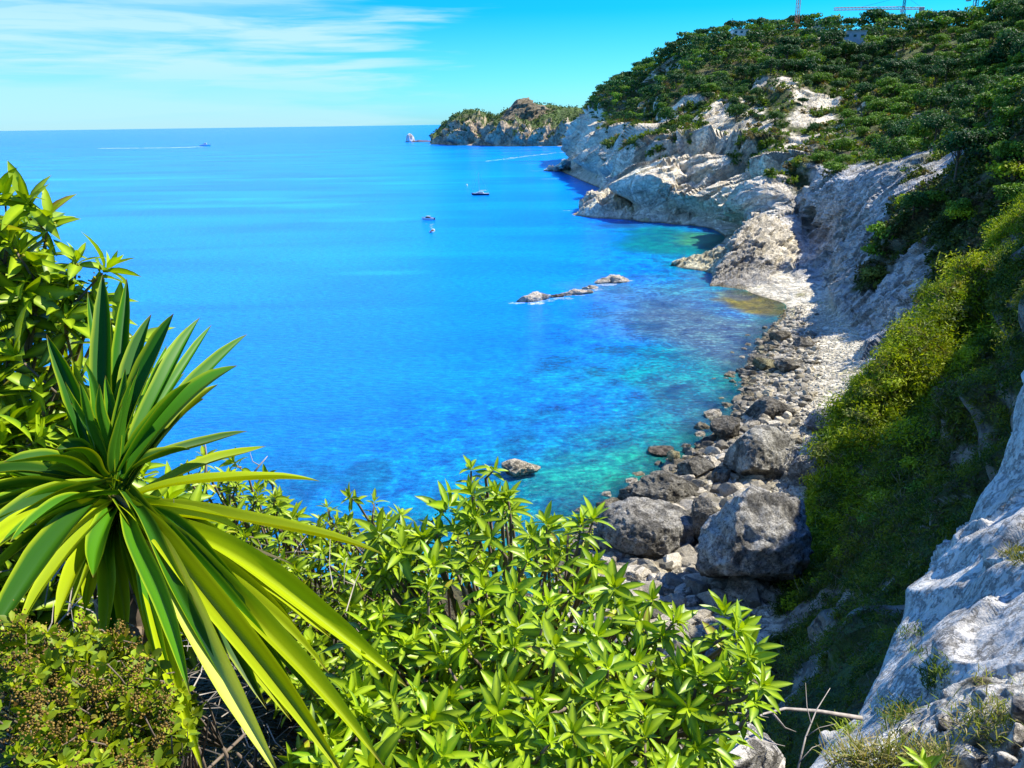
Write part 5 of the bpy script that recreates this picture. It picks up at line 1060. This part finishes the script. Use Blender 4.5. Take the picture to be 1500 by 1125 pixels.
# ------------------------------------------------------------------ yucca
C0 = D(168, 722, 2.30); rY = empty('yucca', C0 - W(0, 0, .9), 'large spiky yucca with stiff upright and long drooping yellow green blades', 'yucca'); ro = C0 - W(0, 0, .9)
# tip x, tip y, width px, distance of tip, sag (pixels the middle is lifted), kind; optional start pixel
BL = [(150, 402, 30, 2.45, 0, 0), (183, 410, 22, 2.50, 0, 0), (131, 425, 18, 2.55, -4, 0), (222, 460, 30, 2.42, 8, 0), (256, 458, 34, 2.30, 14, 0), (275, 478, 20, 2.60, 8, 0), (295, 463, 24, 2.55, 12, 0), (312, 474, 16, 2.65, 8, 0),
      (360, 492, 26, 2.55, 16, 0), (350, 533, 34, 2.35, 22, 0), (281, 558, 26, 2.25, 10, 0), (70, 488, 26, 2.40, -22, 0), (360, 634, 20, 2.45, 8, 0), (276, 662, 26, 2.30, 14, 0), (90, 560, 22, 2.6, -10, 0), (205, 500, 22, 2.7, 4, 0), (160, 470, 24, 2.7, 0, 0),
      (8, 674, 28, 2.1, 14, 0), (-60, 730, 34, 1.95, 12, 0), (-60, 770, 32, 2.0, 16, 0), (85, 655, 30, 2.2, 12, 0), (-40, 800, 36, 1.9, 20, 0), (-70, 850, 46, 1.75, 40, 1), (-60, 700, 26, 2.3, 10, 0),
      (466, 708, 26, 2.25, 26, 1), (560, 816, 30, 2.1, 26, 1), (484, 936, 30, 2.0, 30, 1), (600, 1008, 46, 1.95, 60, 1), (430, 912, 30, 2.1, 36, 1), (481, 988, 30, 1.85, 44, 1), (560, 1130, 46, 1.6, 84, 1), (505, 1150, 50, 1.55, 96, 1), (530, 1090, 40, 1.75, 70, 1), (425, 1060, 34, 1.8, 60, 1),
      (412, 1145, 52, 1.5, 70, 2), (246, 990, 30, 1.85, 22, 1), (152, 956, 30, 1.9, 4, 1), (184, 958, 30, 1.95, 8, 1), (76, 920, 32, 1.9, 16, 1), (22, 888, 40, 1.85, 26, 1), (300, 1135, 36, 1.5, 50, 1), (120, 900, 30, 2.05, 6, 1), (350, 780, 30, 2.15, 12, 1), (330, 850, 30, 2.2, 16, 1), (390, 1040, 40, 1.8, 60, 0), (230, 880, 34, 2.15, 10, 0), (-30, 960, 44, 1.7, 30, 0), (300, 960, 44, 1.9, 40, 0)]
YV, YQ, YT, YM = [], [], [], []; DV, DQ, DT, DM = [], [], [], []
def blade(tip, width, sag, tone, base, store, rows=22, cols=9, up_bias=1.0, fold=.42):
    V_, Q_, T_, M_ = store; ax = tip - base; Lb = np.linalg.norm(ax); ctrl = (base + tip) / 2 + np.array([0, 0, 1]) * sag
    t_ = np.linspace(0, 1, rows)[:, None]; pts = (1 - t_) ** 2 * base + 2 * t_ * (1 - t_) * ctrl + t_ ** 2 * tip
    pts = pts + np.sin(t_ * 7 + random.random() * 6) * .004
    tg = np.gradient(pts, axis=0); tg /= np.linalg.norm(tg, axis=1, keepdims=True)
    hor = ax * np.array([1, 1, 0]); hor = hor / (np.linalg.norm(hor) + 1e-6)
    nref = UPV * up_bias - hor * .9 + np.array([0, -.15, 0]); nr = nref - (tg @ nref)[:, None] * tg; nr /= np.linalg.norm(nr, axis=1, keepdims=True); sd = np.cross(tg, nr)
    tw = random.uniform(-.5, .5) * t_; sd2 = sd * np.cos(tw) + nr * np.sin(tw); nr = nr * np.cos(tw) - sd * np.sin(tw)
    tt = t_[:, 0]; wp = np.interp(tt, [0, .12, .35, .6, .8, .93, 1], [.6, .68, .95, 1.0, .74, .34, .015]) * width / 2
    cc = np.linspace(-1, 1, cols)[None, :, None]; V = pts[:, None] + sd2[:, None] * cc * wp[:, None, None] + nr[:, None] * np.abs(cc) ** 1.3 * wp[:, None, None] * fold * 2.4
    b_ = sum(len(v) for v in V_); V_.append(V.reshape(-1, 3) - ro); Q_.append(gridq(rows, cols) + b_)
    tn = np.array(tone)[None, None] * np.ones((rows, cols, 1)); tn = tn * (1 + rng.uniform(-.16, .16, (1, cols, 1)))
    tipc = np.clip((tt - .95) / .05, 0, 1)[:, None, None]; tn = tn * (1 - tipc) + np.array([.14, .08, .03]) * tipc; T_.append(tn.reshape(-1, 3)); M_.append((np.abs(cc) > .9) * np.ones((rows, cols, 1)) * .6)
for k, (x, y, wd, dt, sg, kd) in enumerate(BL):
    tip = D(x, y, dt); u_ = tip - C0; u_ = u_ / np.linalg.norm(u_); base = C0 + u_ * .035 + W(0, 0, .02 if kd == 0 else -.03) + rng.normal(size=3) * .008
    m_ = dt / F; tone = [(.02, .12, .003), (.30, .38, .002), (.46, .52, .10)][kd]  # drooping blades painted sunlit yellow, upright ones the dark green of backlit leaves
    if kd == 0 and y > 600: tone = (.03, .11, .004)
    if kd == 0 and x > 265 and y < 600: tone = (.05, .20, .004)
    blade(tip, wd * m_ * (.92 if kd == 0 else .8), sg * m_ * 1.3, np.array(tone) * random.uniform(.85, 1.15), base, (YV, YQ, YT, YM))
for k in range(44):                          # more blades packed between the marked ones
    x, y, wd, dt, sg, kd = random.choice(BL); c2_ = np.array([168, 722.]); q_ = c2_ + (np.array([x, y]) - c2_) * random.uniform(.62, .98) + rng.normal(size=2) * 24
    if q_[0] > 470 or (q_[1] < 640 and q_[0] > 330): continue
    tip = D(q_[0], q_[1], dt + random.uniform(.02, .16)); u_ = tip - C0; u_ /= np.linalg.norm(u_); m_ = dt / F
    blade(tip, min(wd, 32) * m_ * random.uniform(.6, .95), sg * m_ * 1.1, np.array(random.choice([(.03, .12, .003), (.06, .19, .003), (.22, .30, .003)])), C0 + u_ * .03 + W(0, .02, -.02) + rng.normal(size=3) * .01, (YV, YQ, YT, YM))
for a_ in range(16):                       # short young blades of the heart
    an = a_ * 2.4; v_ = np.array([math.cos(an) * .28, math.sin(an) * .28, 1]) * random.uniform(.16, .34); blade(C0 + v_ + W(0, .03, 0), .03, 0, (.06, .2, .01), C0 + v_ * .05, (YV, YQ, YT, YM))
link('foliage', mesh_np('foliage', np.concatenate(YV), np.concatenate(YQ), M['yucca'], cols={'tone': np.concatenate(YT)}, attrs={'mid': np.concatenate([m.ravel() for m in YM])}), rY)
for (x, y, dt, wd, sg) in [(238, 800, 2.12, 12, 20), (140, 806, 2.15, 9, 4), (150, 830, 2.2, 12, 2), (185, 850, 2.2, 10, 4), (215, 780, 2.2, 8, 12), (430, 830, 2.2, 7, 20)]:
    m_ = dt / F; blade(D(x, y, dt), wd * m_, sg * m_, (.42, .36, .27), C0 + rng.normal(size=3) * .02 + W(0, -.03, -.02), (DV, DQ, DT, DM), fold=.9)
link('dead_leaf', mesh_np('dead_leaf', np.concatenate(DV), np.concatenate(DQ), M['dead'], cols={'tone': np.concatenate(DT)}, attrs={'mid': np.concatenate([m.ravel() for m in DM]) * 0}), rY, label='pale shrivelled dry leaf strips hanging from the heart')
m_ = MB(); m_.tube([(0, 0, -1.2), (.01, 0, -.2), (-.01, 0, .5), (0, 0, .88)], [.09, .08, .065, .05], 14)
for k in range(70): a = k * 2.4; z_ = k / 70 * .85; m_.tube([(.055 * math.cos(a), .055 * math.sin(a), z_), (.085 * math.cos(a), .085 * math.sin(a), z_ - .03), (.095 * math.cos(a), .095 * math.sin(a), z_ - .13)], [.016, .012, .003], 5)
m_.build('trunk', M['greybark'], rY, smooth=True)

# ------------------------------------------------------------------ dry litter, branches, grass
def branch(pts, r_, label, subs=()):
    m_ = MB(); pw = [D(*p_) for p_ in pts]; n_ = len(pw); m_.tube(pw, [r_ * (1 - .75 * i / (n_ - 1)) for i in range(n_)], 7)
    for s in subs: q = [D(*p_) for p_ in s]; m_.tube(q, [r_ * .5, r_ * .35, r_ * .12][:len(q)], 5)
    return m_.build('dry_branch', M['twig'], smooth=True, label=label, cat='branch')
branch([(1262, 1052, 5.6), (1200, 1042, 5.4), (1150, 1038, 5.2), (1118, 1046, 5.0), (1095, 1060, 4.9)], .014, 'long pale bare branch lying across the dark gully', [[(1130, 1042, 5.1), (1150, 1066, 5.1), (1166, 1072, 5.15)]])
branch([(1168, 1130, 4.6), (1180, 1080, 4.7), (1196, 1040, 4.8), (1216, 1008, 4.9)], .006, 'thin forked dry stem rising between the bush and the rock', [[(1180, 1080, 4.7), (1200, 1066, 4.7), (1225, 1060, 4.75)], [(1188, 1060, 4.7), (1182, 1035, 4.75), (1180, 1000, 4.8)], [(1172, 1115, 4.6), (1190, 1095, 4.65), (1204, 1090, 4.7)]])
branch([(1290, 1112, 5.0), (1310, 1086, 5.05), (1340, 1062, 5.1), (1362, 1048, 5.2)], .004, 'thin dry stalk leaning over the foot of the rock face', [[(1310, 1086, 5.05), (1300, 1070, 5.1), (1298, 1050, 5.1)]])
branch([(300, 705, 3.0), (303, 670, 3.0), (299, 640, 3.0)], .006, 'short dark dead stem against the sea beside the yucca')
branch([(366, 700, 3.1), (380, 682, 3.1), (392, 668, 3.1)], .005, 'second short dead stem standing above the bush right of the yucca', [[(380, 682, 3.1), (370, 676, 3.1), (366, 662, 3.1)]])
def tufts(name, pts, n, ln, w_, tones, label, cat, spread=.05, droop=.6, kind='stuff', base=None):
    O_, Dd, Nn = [], [], []
    for p_ in pts:
        for _ in range(n):
            v = rvec(1)[0]; v[2] = abs(v[2]) + .5; O_.append(np.array(p_) + rng.normal(size=3) * spread * np.array([1, 1, .3])); Dd.append(v); Nn.append(UPV + rvec(1)[0] * .3)
    O_, Dd, Nn = map(np.array, (O_, Dd, Nn)); k = len(O_); V, Q, mi, per = leaf_batch(O_, Dd, Nn, ln * rng.uniform(.5, 1.3, k), w_ * np.ones(k), rng.uniform(.1, droop * 1.6, k), .2, 'ell', 5)
    tn = np.array(tones)[rng.integers(0, len(tones), k)] * rng.uniform(.7, 1.25, (k, 1)); return link(name, mesh_np(name, V, Q, M['scrub'], cols={'tone': np.repeat(tn, per, 0)}, attrs={'mid': mi * 0}), label=label, cat=cat, kind=kind)
def onrock(px, py, Gx):
    x, y = proj(Gx); k = np.argmin((x - px) ** 2 + (y - py) ** 2); return Gx.reshape(-1, 3)[k]
def spread_on(px, py, r_, n, Gx): return [onrock(px + random.gauss(0, r_), py + random.gauss(0, r_), Gx) for _ in range(n)]
GT = [(.07, .12, .01), (.14, .20, .01), (.04, .08, .01)]
tufts('moss_cushion', spread_on(1375, 990, 15, 110, GR), 10, .07, .010, GT, 'dark green cushion plant growing on the shaded rock face', 'plant', .03)
tufts('moss_cushion', spread_on(1330, 930, 7, 22, GR) + spread_on(1348, 925, 6, 14, GR), 9, .06, .009, GT, 'small green tuft at the upper left rim of the rock face', 'plant', .03)
tufts('moss_cushion', spread_on(1490, 815, 9, 50, GR), 10, .08, .010, [(.16, .15, .01), (.08, .1, .01)], 'olive brown tuft on the rock face at the right edge', 'plant', .03)
tufts('moss_cushion', spread_on(1318, 1050, 13, 90, GR), 10, .09, .008, GT + [(.22, .18, .03)], 'trailing green plant in the cleft below the rock face', 'plant', .04)
tufts('moss_cushion', spread_on(1345, 958, 5, 12, GR), 9, .05, .008, GT, 'tiny tuft in the middle of the rock face', 'plant', .02)
tufts('grass_tuft', spread_on(1445, 1065, 26, 60, GB), 10, .08, .006, [(.26, .27, .03), (.18, .22, .02), (.30, .25, .10)], 'dry yellow grass in the hollows of the crumbly rock', 'grass', .04, kind='stuff')
tufts('grass_tuft', [D(1230 + random.uniform(0, 150), 1118 + random.uniform(-8, 14), 4.6) for _ in range(90)], 10, .13, .006, [(.30, .27, .08), (.2, .24, .03), (.36, .3, .14)], 'straw coloured grass along the bottom edge under the rock', 'grass', .05, kind='stuff')
tufts('grass_tuft', [D(1250 + random.uniform(-14, 14), 1076 + random.uniform(-6, 6), 8) for _ in range(20)], 10, .12, .009, [(.30, .38, .03)], 'small bright grass tuft on the low shoulder of the rock', 'grass', .05)
# dry twigs and dead leaves under the bushes
X, Y = rng.uniform(-60, 1180, 700), rng.uniform(800, 1180, 700); dep = 3.0 + rng.uniform(-.35, .5, 700) + (X < 300) * -.3; lit = MB()
for x, y, d_ in zip(X, Y, dep):
    if (x > 540 and y < 1010) or x > 1040: continue

    p_ = Vector(D(x, y, d_)); v = Vector((random.gauss(0, 1), random.gauss(0, 1), random.gauss(0, .8))) * .07; q = p_ + v; lit.tube([p_, q, q + (v + Vector((random.gauss(0, .04), 0, random.gauss(0, .05)))) * .9], [.0022, .0018, .0008], 3)
lit.build('dry_twigs', M['twig'], label='tangle of dry pale twigs in the dark under the foreground bushes', cat='twigs', kind='stuff')
